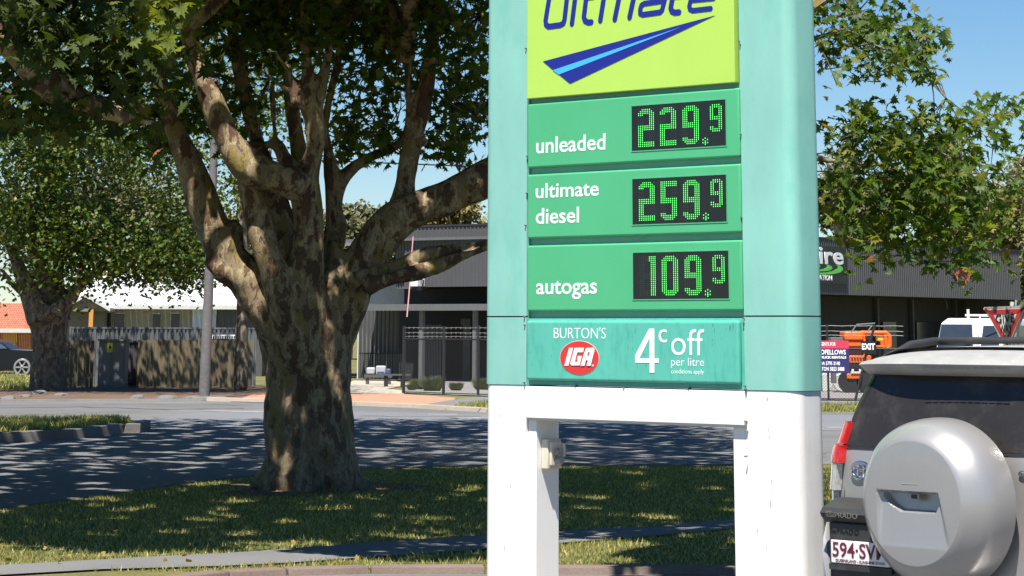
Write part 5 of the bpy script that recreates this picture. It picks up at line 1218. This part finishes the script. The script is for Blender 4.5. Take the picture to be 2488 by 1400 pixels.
# lime panel artwork
LYp = -.012
pxpoly('wedge', [[(1319.5, 149.5), (1737, 38), (1656, 66), (1344.5, 170.8)], [(1344.5, 170.8), (1358.5, 181.5), (1385.5, 203.5), (1385.5, 203.5), (1737, 38), (1656, 66)]], M['navy'], LYp)
pxpoly('wedge_stripe', [[(1344.5, 170.8), (1656, 65.8), (1358.5, 181.5)]], M['sky_vinyl'], LYp, thick=.0040)
def stroke(b, pts, wpx, y):
    # rounded ribbon drawn in the sign plane
    q = [SF.at(u_, v_, y) for u_, v_ in pts]; wm = wpx
    for i in range(len(q) - 1):
        (x0, z0), (x1, z1) = q[i], q[i + 1]; dx, dz = x1 - x0, z1 - z0; l = math.hypot(dx, dz); nx, nz = -dz / l * wm, dx / l * wm
        b.prism([(x0 + nx, z0 + nz), (x1 + nx, z1 + nz), (x1 - nx, z1 - nz), (x0 - nx, z0 - nz)], 'y', y - .0022 - i * .00002, y - .0005)
    for j, (x0, z0) in enumerate(q):
        b.prism([(x0 + cos(a) * wm, z0 + sin(a) * wm) for a in np.linspace(0, 2 * pi, 13)[:-1]], 'y', y - .0023 - .00003 * j, y - .0005)
def letter(pts_list, wd=.0178):
    b = MB()
    for i, p in enumerate(pts_list): stroke(b, p, wd, LYp - .0002 * i)
    b.build('brand_letter', M['navy'], sg)
letter([[(1336, -12), (1326, 50), (1327, 60), (1333, 65), (1362, 61), (1369, 57), (1372, 48), (1379, -14)]])
letter([[(1401, -30), (1390, 58)]])
letter([[(1429, -40), (1419, 42), (1422, 51), (1430, 55), (1437, 54)], [(1426, -6), (1442, -8)]])
letter([[(1469, -14), (1459, 50)], [(1469, -14), (1474, -16), (1500, -18), (1506, -12)], [(1506, -12), (1494, 47)], [(1506, -16), (1536, -20), (1542, -14), (1530, 42)]])
letter([[(1572, -16), (1604, -20), (1616, -16), (1617, -6), (1609, 25), (1604, 30), (1562, 36), (1556, 33), (1556, 24), (1559, 13), (1566, 9), (1612, 2)]], .0165)
letter([[(1641, -40), (1630, 20), (1633, 28), (1640, 31), (1650, 30)], [(1636, -8), (1656, -10)]])
letter([[(1727, 21), (1684, 26), (1677, 23), (1675, 16), (1682, -14), (1690, -20), (1728, -24), (1736, -18), (1734, -4), (1681, 1)]], .0155)
M['scuff'] = paint('scuff_grey', (.50, .47, .45), .7, var=.3, scale=20); M['smear'] = paint('green_smear', (.045, .30, .22), .5, var=.3, scale=20)
def smears(name, spots, mat, y):
    b = MB()
    for u_, v_, w_, h_ in spots:
        cx2, cz2 = SF.at(u_, v_, y); n_ = 9; an = [2 * pi * i / n_ for i in range(n_)]
        b.add([(cx2 + cos(a) * w_ * random.uniform(.4, 1), y, cz2 + sin(a) * h_ * random.uniform(.5, 1)) for a in an], [tuple(range(n_))])
    b.build(name, mat, sg, kind='stuff', fix=False)
smears('scuffs', [(1864, 968, .006, .018), (1866, 1045, .005, .012), (1869, 1062, .006, .02), (1866, 1100, .004, .01), (1874, 1172, .005, .03), (1878, 1192, .004, .012), (1872, 1225, .008, .03), (1840, 1290, .004, .02), (1862, 1330, .006, .02), (1215, 1010, .004, .02), (1240, 1180, .005, .025), (1225, 1330, .007, .03)], M['scuff'], .0105)
smears('smears', [(1543, 805, .004, .016), (1526, 845, .004, .02), (1537, 848, .003, .012), (1526, 864, .003, .006), (1565, 862, .006, .01), (1570, 888, .004, .012), (1548, 893, .003, .01), (1732, 790, .005, .014), (1736, 802, .003, .018), (1731, 826, .004, .006), (1731, 836, .004, .004), (1733, 852, .003, .005), (1774, 796, .008, .022), (1781, 792, .004, .03), (1764, 800, .003, .014), (1737, 908, .006, .01), (1292, 886, .004, .01), (1289, 857, .003, .006), (1340, 865, .006, .006)], M['smear'], -.0228)
# ---- LED displays
SEG = {'0': 'abcdef', '1': 'bc', '2': 'abged', '5': 'afgcd', '9': 'abcdfg'}
def seg_of(r, c, R, C, s):
    m0 = (R - s) // 2; S = set()
    if r < s: S.add('a')
    if r >= R - s: S.add('d')
    if m0 <= r < m0 + s: S.add('g')
    if c < s: S.add('f' if r < m0 + s / 2 else 'e')
    if c < s and m0 <= r < m0 + s: S.add('f'); S.add('e')
    if c >= C - s: S.add('b' if r < m0 + s / 2 else 'c')
    if c >= C - s and m0 <= r < m0 + s: S.add('b'); S.add('c')
    return S
def display(us, vs, txt):
    # us, vs: pixel corners TL, TR, BR, BL on the photo
    pts = [SF.at(u_, v_, -.0) for u_, v_ in zip(us, vs)]
    x0 = (pts[0][0] + pts[3][0]) / 2; x1 = (pts[1][0] + pts[2][0]) / 2; z1 = (pts[0][1] + pts[1][1]) / 2; z0 = (pts[2][1] + pts[3][1]) / 2
    b = MB(); b.box(x0, x1, -.0016, .02, z0, z1); dsp = b.build('led_display', M['display'], sg)
    W, H = x1 - x0, z1 - z0; e = .006
    b = MB(); b.box(x0 - e, x1 + e, -.003, -.0001, z1 + .0003, z1 + e); b.box(x0 - e, x1 + e, -.003, -.0001, z0 - e, z0 - .0003); b.box(x0 - e, x0 - .0003, -.003, -.0001, z0 - .0002, z1 + .0002); b.box(x1 + .0003, x1 + e, -.003, -.0001, z0 - .0002, z1 + .0002); b.build('bezel', M['panel_green'], dsp)
    on = MB(); off = MB(); hot = MB()
    def dot(mb, x, z, rx, y): mb.add([(x + cos(a) * rx * .8, y, z + sin(a) * rx) for a in (0, pi / 3, 2 * pi / 3, pi, 4 * pi / 3, 5 * pi / 3)], [(0, 1, 2, 3, 4, 5)])
    def digit(ch, fx0, fx1, fz0, fz1, C, R, s):
        act = SEG[ch]
        for r in range(R):
            for c in range(C):
                S = seg_of(r, c, R, C, s)
                if not S: continue
                tl = r + c < (2 if s == 3 else 1); tr = r + (C - 1 - c) < (2 if s == 3 else 1); bl_ = (R - 1 - r) + c < (2 if s == 3 else 1); br = (R - 1 - r) + (C - 1 - c) < (2 if s == 3 else 1)
                lit = any(q in act for q in S)
                if 'a' in S and 'a' not in act and lit and c < C - s and ('f' not in act): lit = False
                # a segment's lit corner belongs only to lit neighbours
                if ch == '1': lit = c >= C - s or (r < 3 and c >= C - s - 1)
                if ch == '0' and S == {'g'}: lit = False
                if ch == '2': 
                    m0 = (R - s) // 2
                    if c < s and s <= r < m0 and r > s + 1: lit = False
                    if c >= C - s and r >= m0 + s and r < R - s: lit = False
                    if c < s and r < m0 and r >= s: lit = r < s + 1
                if ch == '5':
                    m0 = (R - s) // 2
                    if c >= C - s and s <= r < m0: lit = False
                    if c < s and m0 + s <= r < R - s: lit = r >= R - s - 1
                if ch == '9':
                    m0 = (R - s) // 2
                    if c < s and m0 + s <= r < R - s: lit = r >= R - s - 1
                if lit and ((tl and ch in '029') or (tr and ch in '029') or (bl_ and ch in '059') or (br and ch in '059')): lit = False
                x = x0 + W * (fx0 + (fx1 - fx0) * (c + .5) / C); z = z1 - H * (fz0 + (fz1 - fz0) * (r + .5) / R); p = H * (fz1 - fz0) / R
                if lit: dot(on, x, z, p * .40, -.0022); dot(hot, x, z, p * .20, -.0026)
                else: dot(off, x, z, p * .18, -.0022)
    digit(txt[0], .066, .247, .075, .93, 9, 21, 3); digit(txt[1], .303, .484, .075, .93, 9, 21, 3); digit(txt[2], .544, .725, .075, .93, 9, 21, 3)
    digit(txt[3], .832, .966, .08, .69, 6, 14, 2)
    for (i, j) in ((0, 1), (1, 0), (2, 1), (1, 2), (0, 3), (2, 3), (1, 4), (1, 3.0)):
        x = x0 + W * (.755 + i * .024 + .006); z = z1 - H * (.80 + j * .033 + .012); dot(on, x, z, H * .018, -.0022); dot(hot, x, z, H * .008, -.0026)
    on.build('led_lit', M['led'], dsp, kind='stuff', fix=False); hot.build('led_core', M['led_hot'], dsp, kind='stuff', fix=False); off.build('led_unlit', M['led_off'], dsp, kind='stuff', fix=False)
display((1535, 1763.3, 1764.5, 1536), (259.5, 241, 353, 368), '2299')
display((1535.5, 1765, 1766, 1539), (436, 424.3, 538.5, 546), '2599')
display((1538, 1770, 1772, 1539.5), (614.5, 609.5, 726, 727), '1099')

# ================================================================== SILVER FOUR-WHEEL DRIVE
CA = radians(48); CO = Vector((2.186, 12.827, 0))
CFm = SFr(CO, -CA)
car = empty('four_wheel_drive', CO, -CA, 'silver four-wheel drive with rear spare wheel cover parked right of the price sign', 'car')
def interp(z, tab):
    if z <= tab[0][0]: return tab[0][1]
    for (a, p), (b_, q) in zip(tab, tab[1:]):
        if z <= b_: return p + (q - p) * (z - a) / (b_ - a)
    return tab[-1][1]
WT = [(.3, .90), (.5, .925), (.8, .94), (1.05, .935), (1.24, .915), (1.45, .862), (1.64, .79), (1.72, .735), (1.78, .62)]
YT = [(.3, .02), (.8, .0), (1.2, .005), (1.26, .02), (1.45, .07), (1.64, .125), (1.72, .16), (1.78, .22)]
def surf(s, z, off=0.0):
    """s: signed distance along the plan outline from the middle of the tail, z: height"""
    W_ = interp(z, WT); Y_ = interp(z, YT); rc = .17; fl_ = W_ - rc; a = abs(s); sg_ = 1 if s >= 0 else -1
    bow = .05
    if a <= fl_: x = a; y = bow * (a / W_) ** 2; nx, ny = 2 * bow * a / W_ ** 2 * .5, -1
    elif a <= fl_ + rc * pi / 2:
        t = (a - fl_) / rc; x = fl_ + sin(t) * rc; y = bow * (fl_ / W_) ** 2 + rc - cos(t) * rc; nx, ny = sin(t), -cos(t)
    else: x = W_; y = bow * (fl_ / W_) ** 2 + rc + (a - fl_ - rc * pi / 2); nx, ny = 1, 0
    l = math.hypot(nx, ny)
    return (sg_ * (x + nx / l * off), Y_ + y + ny / l * off, z)
def patch(name, s_list, z_list, mat, off=0, parent=None, fn=None, edge=True, kind=None):
    b = MB(); n, m = len(s_list), len(z_list); vs = []
    for zi, z in enumerate(z_list):
        for si, s in enumerate(s_list):
            s2 = fn(s, z) if fn else s; vs.append(surf(s2, z, off))
    fs = [(j * n + i, j * n + i + 1, (j + 1) * n + i + 1, (j + 1) * n + i) for j in range(m - 1) for i in range(n - 1)]
    if edge:
        k0 = len(vs)
        for zi, z in enumerate(z_list):
            for si, s in enumerate(s_list): s2 = fn(s, z) if fn else s; vs.append(surf(s2, z, off - abs(off) * 0.9 - .002))
        per = [i for i in range(n)] + [j * n + n - 1 for j in range(1, m)] + [(m - 1) * n + i for i in range(n - 2, -1, -1)] + [j * n for j in range(m - 2, 0, -1)]
        for a, c in zip(per, per[1:] + per[:1]): fs.append((a, c, c + k0, a + k0))
    b.add(vs, fs); return b.build(name, mat, parent or car, smooth=True)
zs = list(np.linspace(.42, 1.76, 28)); ss = list(np.linspace(-4.9, -1.2, 12)) + list(np.linspace(-1.15, 1.15, 47)) + list(np.linspace(1.2, 4.9, 12))
patch('body', ss, zs, M['silver'], 0, edge=False)
# roof
b = MB(); nx_, ny_ = 17, 14; vs = []
for j in range(ny_):
    y = .24 + (3.1) * j / (ny_ - 1)
    for i in range(nx_):
        t = -1 + 2 * i / (nx_ - 1); x = t * .70; z = 1.77 + .035 * (1 - t * t) ** .5 + .02 * sin(min(1, j / 6) * pi / 2) - (.25 * max(0, (j - 10) / 3) ** 2)
        if abs(t) == 1: z -= .02
        vs.append((x, y, z))
b.add(vs, [(j * nx_ + i, j * nx_ + i + 1, (j + 1) * nx_ + i + 1, (j + 1) * nx_ + i) for j in range(ny_ - 1) for i in range(nx_ - 1)]); b.build('roof', M['silver_dusty'], car, smooth=True)
# roof spoiler
def spoiler():
    b = MB(); n = 25; rows = []
    for i in range(n):
        t = -1 + 2 * i / (n - 1); x = t * .775; c = abs(t) ** 3.5; yb2 = .015 + .11 * c + .02 * t * t
        rows.append([(x, .42, 1.782 - .05 * c + .018 * (1 - t * t)), (x, .28, 1.782 - .045 * c + .012 * (1 - t * t)), (x, yb2 + .10, 1.762 - .035 * c), (x, yb2 + .03, 1.738 - .02 * c), (x, yb2, 1.712 - .01 * c), (x, yb2 + .012, 1.694), (x * .985, yb2 + .028, 1.672), (x * .97, yb2 + .06, 1.65), (x * .96, .30, 1.66)])
    vs = [p for r in rows for p in r]; m = len(rows[0])
    b.add(vs, [(i * m + k, i * m + k + 1, (i + 1) * m + k + 1, (i + 1) * m + k) for i in range(n - 1) for k in range(m - 1)] + [tuple(range(m)), tuple((n - 1) * m + k for k in range(m))])
    return b.build('spoiler', M['silver_dusty'], car, smooth=True)
spoiler()
b = MB(); n = 13
for i in range(n - 1):
    xs = [-.26 + .52 * i / (n - 1), -.26 + .52 * (i + .82) / (n - 1)]
    b.add([(x, .0125 + .0005 + .02 * (x / .775) ** 2 + dy, z) for z, dy in ((1.676, .010), (1.692, -.001)) for x in xs], [(0, 1, 3, 2)])
b.build('high_brake_lamp', M['greypl'], car, fix=False)
# tinted rear window
patch('rear_window', list(np.linspace(-1, 1, 41)), list(np.linspace(1.262, 1.648, 14)), M['glass'], .006, fn=lambda s, z: s * (interp(z, WT) - .085 + .03 * ((z - 1.26) / .38)))
# window surround seam line at base and door shut lines
patch('window_seal', list(np.linspace(-1, 1, 41)), [1.246, 1.258], M['rubber'], .004, fn=lambda s, z: s * (interp(z, WT) - .06))
b = MB(); dl = [(.575, 1.25), (.60, 1.1), (.60, .85), (.585, .72), (.53, .60)]
b.tube([surf(s, z, .001) for s, z in dl], .0055, 6); b.build('door_gap', M['rubber'], car)
b = MB(); b.tube([surf(-.80, 1.24, .001), surf(-.80, .95, .001), surf(-.80, .66, .001)], .004, 6); b.build('door_gap', M['rubber'], car)
# side window strip on the left flank
patch('side_window', list(np.linspace(-2.6, -1.28, 10)), list(np.linspace(1.27, 1.62, 6)), M['glass'], .005)
# tail lamps
def lampfn(lo, hi, side):
    return lambda s, z: side * ((interp(z, WT) - .17) + .0 + s)
for side in (-1, 1):
    def mk_(name, z0, z1, a0, a1, mat, off, sk=0.0):
        patch(name, list(np.linspace(0, 1, 14)), list(np.linspace(z0, z1, 8)), mat, off, fn=lambda s, z: side * ((interp(z, WT) - .17) + (a0 + sk * (z - z0)) + s * (a1 - a0 - sk * (z - z0))))
    mk_('tail_lamp', 1.268, 1.372, .055, .34, M['lamp_red'], .028, .12)
    mk_('tail_lamp', 1.178, 1.262, .04, .35, M['lamp_red'], .042, .1)
    mk_('indicator_lens', 1.045, 1.172, .06, .36, M['lamp_clear'], .038)
    mk_('reverse_lens', .97, 1.040, .085, .35, M['lamp_clear'], .026)
# spare wheel cover
SX, SZ = -.065, 1.035; R_ = .402
def cover():
    b = MB(); prof = [(0, -.335), (.06, -.335), (.12, -.3345), (.18, -.334), (.22, -.333), (.26, -.331), (.285, -.328), (.298, -.322), (.312, -.311), (.335, -.288), (.36, -.262), (.378, -.235), (.39, -.20), (.399, -.15), (.402, -.10), (.400, -.06), (.385, -.045), (.34, -.04), (0, -.04)]
    n = 96; vs = [(SX, prof[0][1], SZ)]
    for r, y in prof[1:-1]:
        for k in range(n):
            a = 2 * pi * k / n; x = cos(a) * r; z = sin(a) * r; vs.append((SX + x, y, SZ + z))
    fs = [(0, 1 + (k + 1) % n, 1 + k) for k in range(n)]
    for j in range(len(prof) - 3):
        for k in range(n): fs.append((1 + j * n + k, 1 + j * n + (k + 1) % n, 1 + (j + 1) * n + (k + 1) % n, 1 + (j + 1) * n + k))
    return b.add(vs, fs)
def rec(x, z):
    """depth of the handle recess on the face: scooped top, sloping tray below"""
    zt_, zm, zb_ = .05, -.045, -.20; x0, x1 = -.215, .16
    if z > zt_ or z < zb_: return 0
    t = (zt_ - z) / (zt_ - zb_); xr = x1 + .06 * t; xl = x0
    if x < xl or x > xr: return 0
    side = min(1, (xr - x) / .022, (x - xl) / .016)
    tray = .030 * (1 - t) ** .8
    d = tray
    if z > zm:
        q = (zt_ - z) / (zt_ - zm); hl = x0 + .015 + .12 * q ** 2; hr = xr - .01 - .05 * q ** 2
        e2 = min((x - hl) / .02, (hr - x) / .02, (zt_ - z) / .01, (z - zm) / .012 + .2)
        d = tray + .035 * max(0, min(1, e2))
    return d * max(0, side) * min(1, (zt_ - z) / .006)
b = cover(); cov = b.build('spare_wheel_cover', M['silver'], car, smooth=True)
# re-cut the flat face as a fine grid so that the recess is real relief
bm = bmesh.new(); bm.from_mesh(cov.data)
dead = [f for f in bm.faces if (sum(((v.co.x - SX) ** 2 + (v.co.z - SZ) ** 2) ** .5 for v in f.verts) / len(f.verts)) < .283 and f.calc_center_median().y < -.3]
bmesh.ops.delete(bm, geom=dead, context='FACES'); bm.to_mesh(cov.data); bm.free()
b = MB(); NR_, NA_ = 70, 192; vs = []
for j in range(NR_ + 1):
    r = .285 * j / NR_
    for k in range(NA_):
        a = 2 * pi * k / NA_; x, z = cos(a) * r, sin(a) * r; y0 = -.335 + .007 * (r / .285) ** 3; vs.append((SX + x, y0 + rec(x, z), SZ + z))
b.add(vs, [(j * NA_ + k, j * NA_ + (k + 1) % NA_, (j + 1) * NA_ + (k + 1) % NA_, (j + 1) * NA_ + k) for j in range(NR_) for k in range(NA_)]); b.build('cover_face', M['silver'], cov, smooth=True)
b = MB(); b.box(SX - .04, SX + .03, -.318, -.30, SZ + .012, SZ + .042); b.build('latch', M['silver_dusty'], cov, bevel=.004)
b = MB(); b.box(SX - .012, SX + .022, -.3205, -.3165, SZ + .017, SZ + .036); b.build('latch_key', M['blackpl'], cov, bevel=.001)
b = MB(); lo = [(-.055, .062), (-.055, .082), (.045, .084), (.045, .064)]; b.tube([(SX + x, -.3355, SZ + z) for x, z in lo], .0012, 4); b.build('panel_line', M['greypl'], cov)
b = MB(); b.tube([(SX, -.10, SZ), (SX, .06, SZ)], .22, 24); b.build('spare_carrier', M['blackpl'], car)
b = MB(); b.tube([(SX, -.24, SZ), (SX, -.06, SZ)], .37, 40); b.build('spare_tyre', M['rubber'], car)
# bumper and step
def bumper():
    b = MB(); S = list(np.linspace(-1.75, 1.75, 61)); prof = [(.60, .02), (.595, .10), (.57, .155), (.50, .17), (.40, .165), (.33, .14), (.30, .05)]
    vs = []
    for s in S:
        for z, o in prof: p = surf(s, z, o * (1 if abs(s) < 1.35 else max(.4, 1 - (abs(s) - 1.35) * 1.5))); vs.append(p)
    m = len(prof); b.add(vs, [(i * m + k, i * m + k + 1, (i + 1) * m + k + 1, (i + 1) * m + k) for i in range(len(S) - 1) for k in range(m - 1)])
    return b.build('bumper', M['silver'], car, smooth=True)
bumper()
cl_ = lambda u_, v_, y: CFm.at(u_, v_, y)
# licence garnish (dark step) upper-left
xg0, zg1 = cl_(2006, 1216, -.10); xg1, zg0 = cl_(2092, 1266, -.10)
b = MB(); b.prism([(-.135, zg0 + .012), (-.145, zg0 + .03), (-.145, zg1 - .055), (-.125, zg1 - .03), (-.02, zg1 + .012), (.1, zg1 + .012), (.1, zg0 - .01), (-.11, zg0 - .01)], 'x', xg0, xg0 + .62)
b.build('plate_garnish', M['blackpl'], car, bevel=.008)
ax, az = cl_(2030, 1262, -.146); bx, bz = cl_(2084, 1246, -.146)
text_on(car, 'lettering', 'PRADO', cl_(2030, 1260, -.146)[0], cl_(2084, 1260, -.146)[0], cl_(2055, 1259, -.146)[1], cl_(2055, 1247, -.146)[1], -.146, M['chrome'], bold=-.01, thick=.004)
text_on(car, 'lettering', 'LAND', cl_(2007, 1243, -.146)[0], cl_(2020, 1243, -.146)[0], cl_(2012, 1247.5, -.146)[1], cl_(2012, 1241, -.146)[1], -.146, M['chrome'], thick=.003)
text_on(car, 'lettering', 'CRUISER', cl_(2007, 1250, -.146)[0], cl_(2028, 1250, -.146)[0], cl_(2012, 1255.5, -.146)[1], cl_(2012, 1249.5, -.146)[1], -.146, M['chrome'], thick=.003)
# dark plate recess
b = MB(); b.box(xg0 + .03, xg0 + .60, -.115, .03, .33, zg0 - .012); b.build('plate_recess', M['blackpl'], car, bevel=.01)
px0, pz1 = cl_(2018, 1311, -.13); pz0 = cl_(2018, 1367, -.13)[1]; pw_ = .372; ph_ = pz1 - pz0
b = MB(); b.box(px0, px0 + pw_, -.13, -.12, pz0, pz1); npl = b.build('number_plate', M['plate'], car, bevel=.004)
text_on(npl, 'lettering', '594\u00b7SVM', px0 + .012, px0 + pw_ - .016, pz0 + ph_ * .27, pz1 - ph_ * .08, -.1302, M['maroon'], bold=.012, thick=.002)
text_on(npl, 'lettering', 'QUEENSLAND - SUNSHINE STATE', px0 + .03, px0 + pw_ - .03, pz0 + ph_ * .06, pz0 + ph_ * .19, -.1302, M['maroon'], bold=.0, thick=.002)
b = MB(); b.box(px0 - .012, px0 + pw_ + .012, -.132, -.112, pz0 - .03, pz0 - .004); b.build('plate_bracket', M['blackpl'], car)
# bumper corner moulding
b = MB(); cm = [cl_(2012, 1272, .02), cl_(1999, 1306, -.02), cl_(1996, 1340, -.04), cl_(2006, 1400, -.05), cl_(2012, 1460, -.05)]
b = MB(); rws = []
for (u_, v_, yy_, w_) in ((2013, 1268, .0, .010), (2001, 1306, -.03, .03), (1998, 1340, -.05, .04), (2006, 1396, -.06, .05), (2014, 1470, -.06, .05)):
    x_, z_ = cl_(u_, v_, yy_); rws.append([(x_, yy_, z_), (x_ + w_ * .5, yy_ - .02, z_), (x_ + w_, yy_ - .01, z_), (x_ + w_ + .02, yy_ + .06, z_)])
b.add([p for r in rws for p in r], [(i * 4 + k, i * 4 + k + 1, i * 4 + 5 + k, i * 4 + 4 + k) for i in range(len(rws) - 1) for k in range(3)])
b.build('bumper_moulding', M['silver'], car, smooth=True)
# tow step below
b = MB(); b.box(xg0 + .05, .85, -.14, .02, .36, .44); b.build('lower_step', M['blackpl'], car, bevel=.01)
b = MB(); b.tube([(0, .3, .35), (0, -.22, .37)], .03, 8); b.box(-.05, .05, -.24, -.1, .34, .36); b.build('tow_bar', M['post_black'], car)
# emblem
ecx, ecz = cl_(2078.5, 1143.5, -.02); pe_ = surf(ecx, ecz, .004)
eb = MB(); yy = pe_[1] - .006
def ell(rx, rz, cz=0, n=36): return [(ecx + cos(a) * rx, yy, ecz + cz + sin(a) * rz) for a in np.linspace(0, 2 * pi, n + 1)]
eb.tube(ell(.060, .041), .0055, 8); eb.tube(ell(.019, .037, .0), .0048, 8); eb.tube(ell(.042, .015, .021), .0048, 8); eb.build('emblem', M['chrome'], car, smooth=True)
gx, gz = cl_(2468, 1160, -.02); g1 = cl_(2500, 1149, -.02); pgy = surf(gx, gz, .003)
text_on(car, 'badge', 'GXL', gx, gx + .13, gz, gz + .03, pgy[1], M['chrome'], bold=.01, thick=.008)
# roof rails
for s in (-1, 1):
    b = MB(); b.tube([(s * .66, .30, 1.765), (s * .66, .42, 1.81), (s * .655, .6, 1.832), (s * .65, 1.4, 1.84), (s * .65, 2.3, 1.83), (s * .65, 2.6, 1.78)], [.02, .024, .022, .02, .02, .02], 10); b.build('roof_rail', M['blackpl'], car, smooth=True)
b = MB(); b.box(-.66, .66, .62, .70, 1.825, 1.85); b.build('cross_bar', M['blackpl'], car, bevel=.01)
b = MB(); b.box(-.66, .66, 1.55, 1.63, 1.83, 1.855); b.build('cross_bar', M['blackpl'], car, bevel=.01)
# bonnet end, wheels
b = MB(); b.add([(-.9, 3.3, .5), (.9, 3.3, .5), (-.9, 3.3, 1.2), (.9, 3.3, 1.2), (-.85, 4.75, .5), (.85, 4.75, .5), (-.8, 4.7, 1.05), (.8, 4.7, 1.05)], [(0, 1, 3, 2), (4, 6, 7, 5), (2, 3, 7, 6), (0, 2, 6, 4), (1, 5, 7, 3)]); b.build('bonnet', M['silver'], car, bevel=.05)
b = MB(); b.add([(-.72, 3.0, 1.75), (.72, 3.0, 1.75), (.86, 3.7, 1.2), (-.86, 3.7, 1.2)], [(0, 1, 2, 3)]); b.build('windscreen', M['glass'], car)
for x in (-.80, .80):
    for y in (1.05, 3.85):
        b = MB(); b.tube([(x - .13, y, .39), (x + .13, y, .39)], .39, 28); wo = b.build('wheel', M['rubber'], car, smooth=True)
        b = MB(); s = 1 if x > 0 else -1; b.tube([(x + s * .10, y, .39), (x + s * .14, y, .39)], .24, 20); b.build('rim', M['alloy'], wo, smooth=True)

def squash(o):
    for c in o.children:
        squash(c)
        if c.type == 'MESH' and c.name.split('.')[0] not in ('tail_lamp',):
            for v in c.data.vertices:
                if v.co.z > 1.26: v.co.z = 1.26 + (v.co.z - 1.26) * .89
squash(car)
# ================================================================== SMALL THINGS ON THE GROUND
n = 230; fx = np.concatenate([RNG.uniform(-6, 4.5, n), RNG.normal(TB.x, 1.1, 260)]); fy = np.concatenate([RNG.uniform(20.9, 33, n), RNG.normal(TB.y - 1.4, .9, 260)]); n = len(fx)
kk = RNG.random(n) < np.clip((29 - fy) / 8 + .25, .1, 1); fx = fx[kk]; fy = fy[kk]
fz = np.where(inpoly(fx, fy, FP), .03, .05)
link('fallen_leaves', leaves_mesh('fallen_leaves', np.stack([fx, fy, fz], 1), RNG.uniform(.05, .09, len(fx)), M['fallen'], 'mid'), None, None, 'stuff')
scene.cycles.use_adaptive_sampling = True
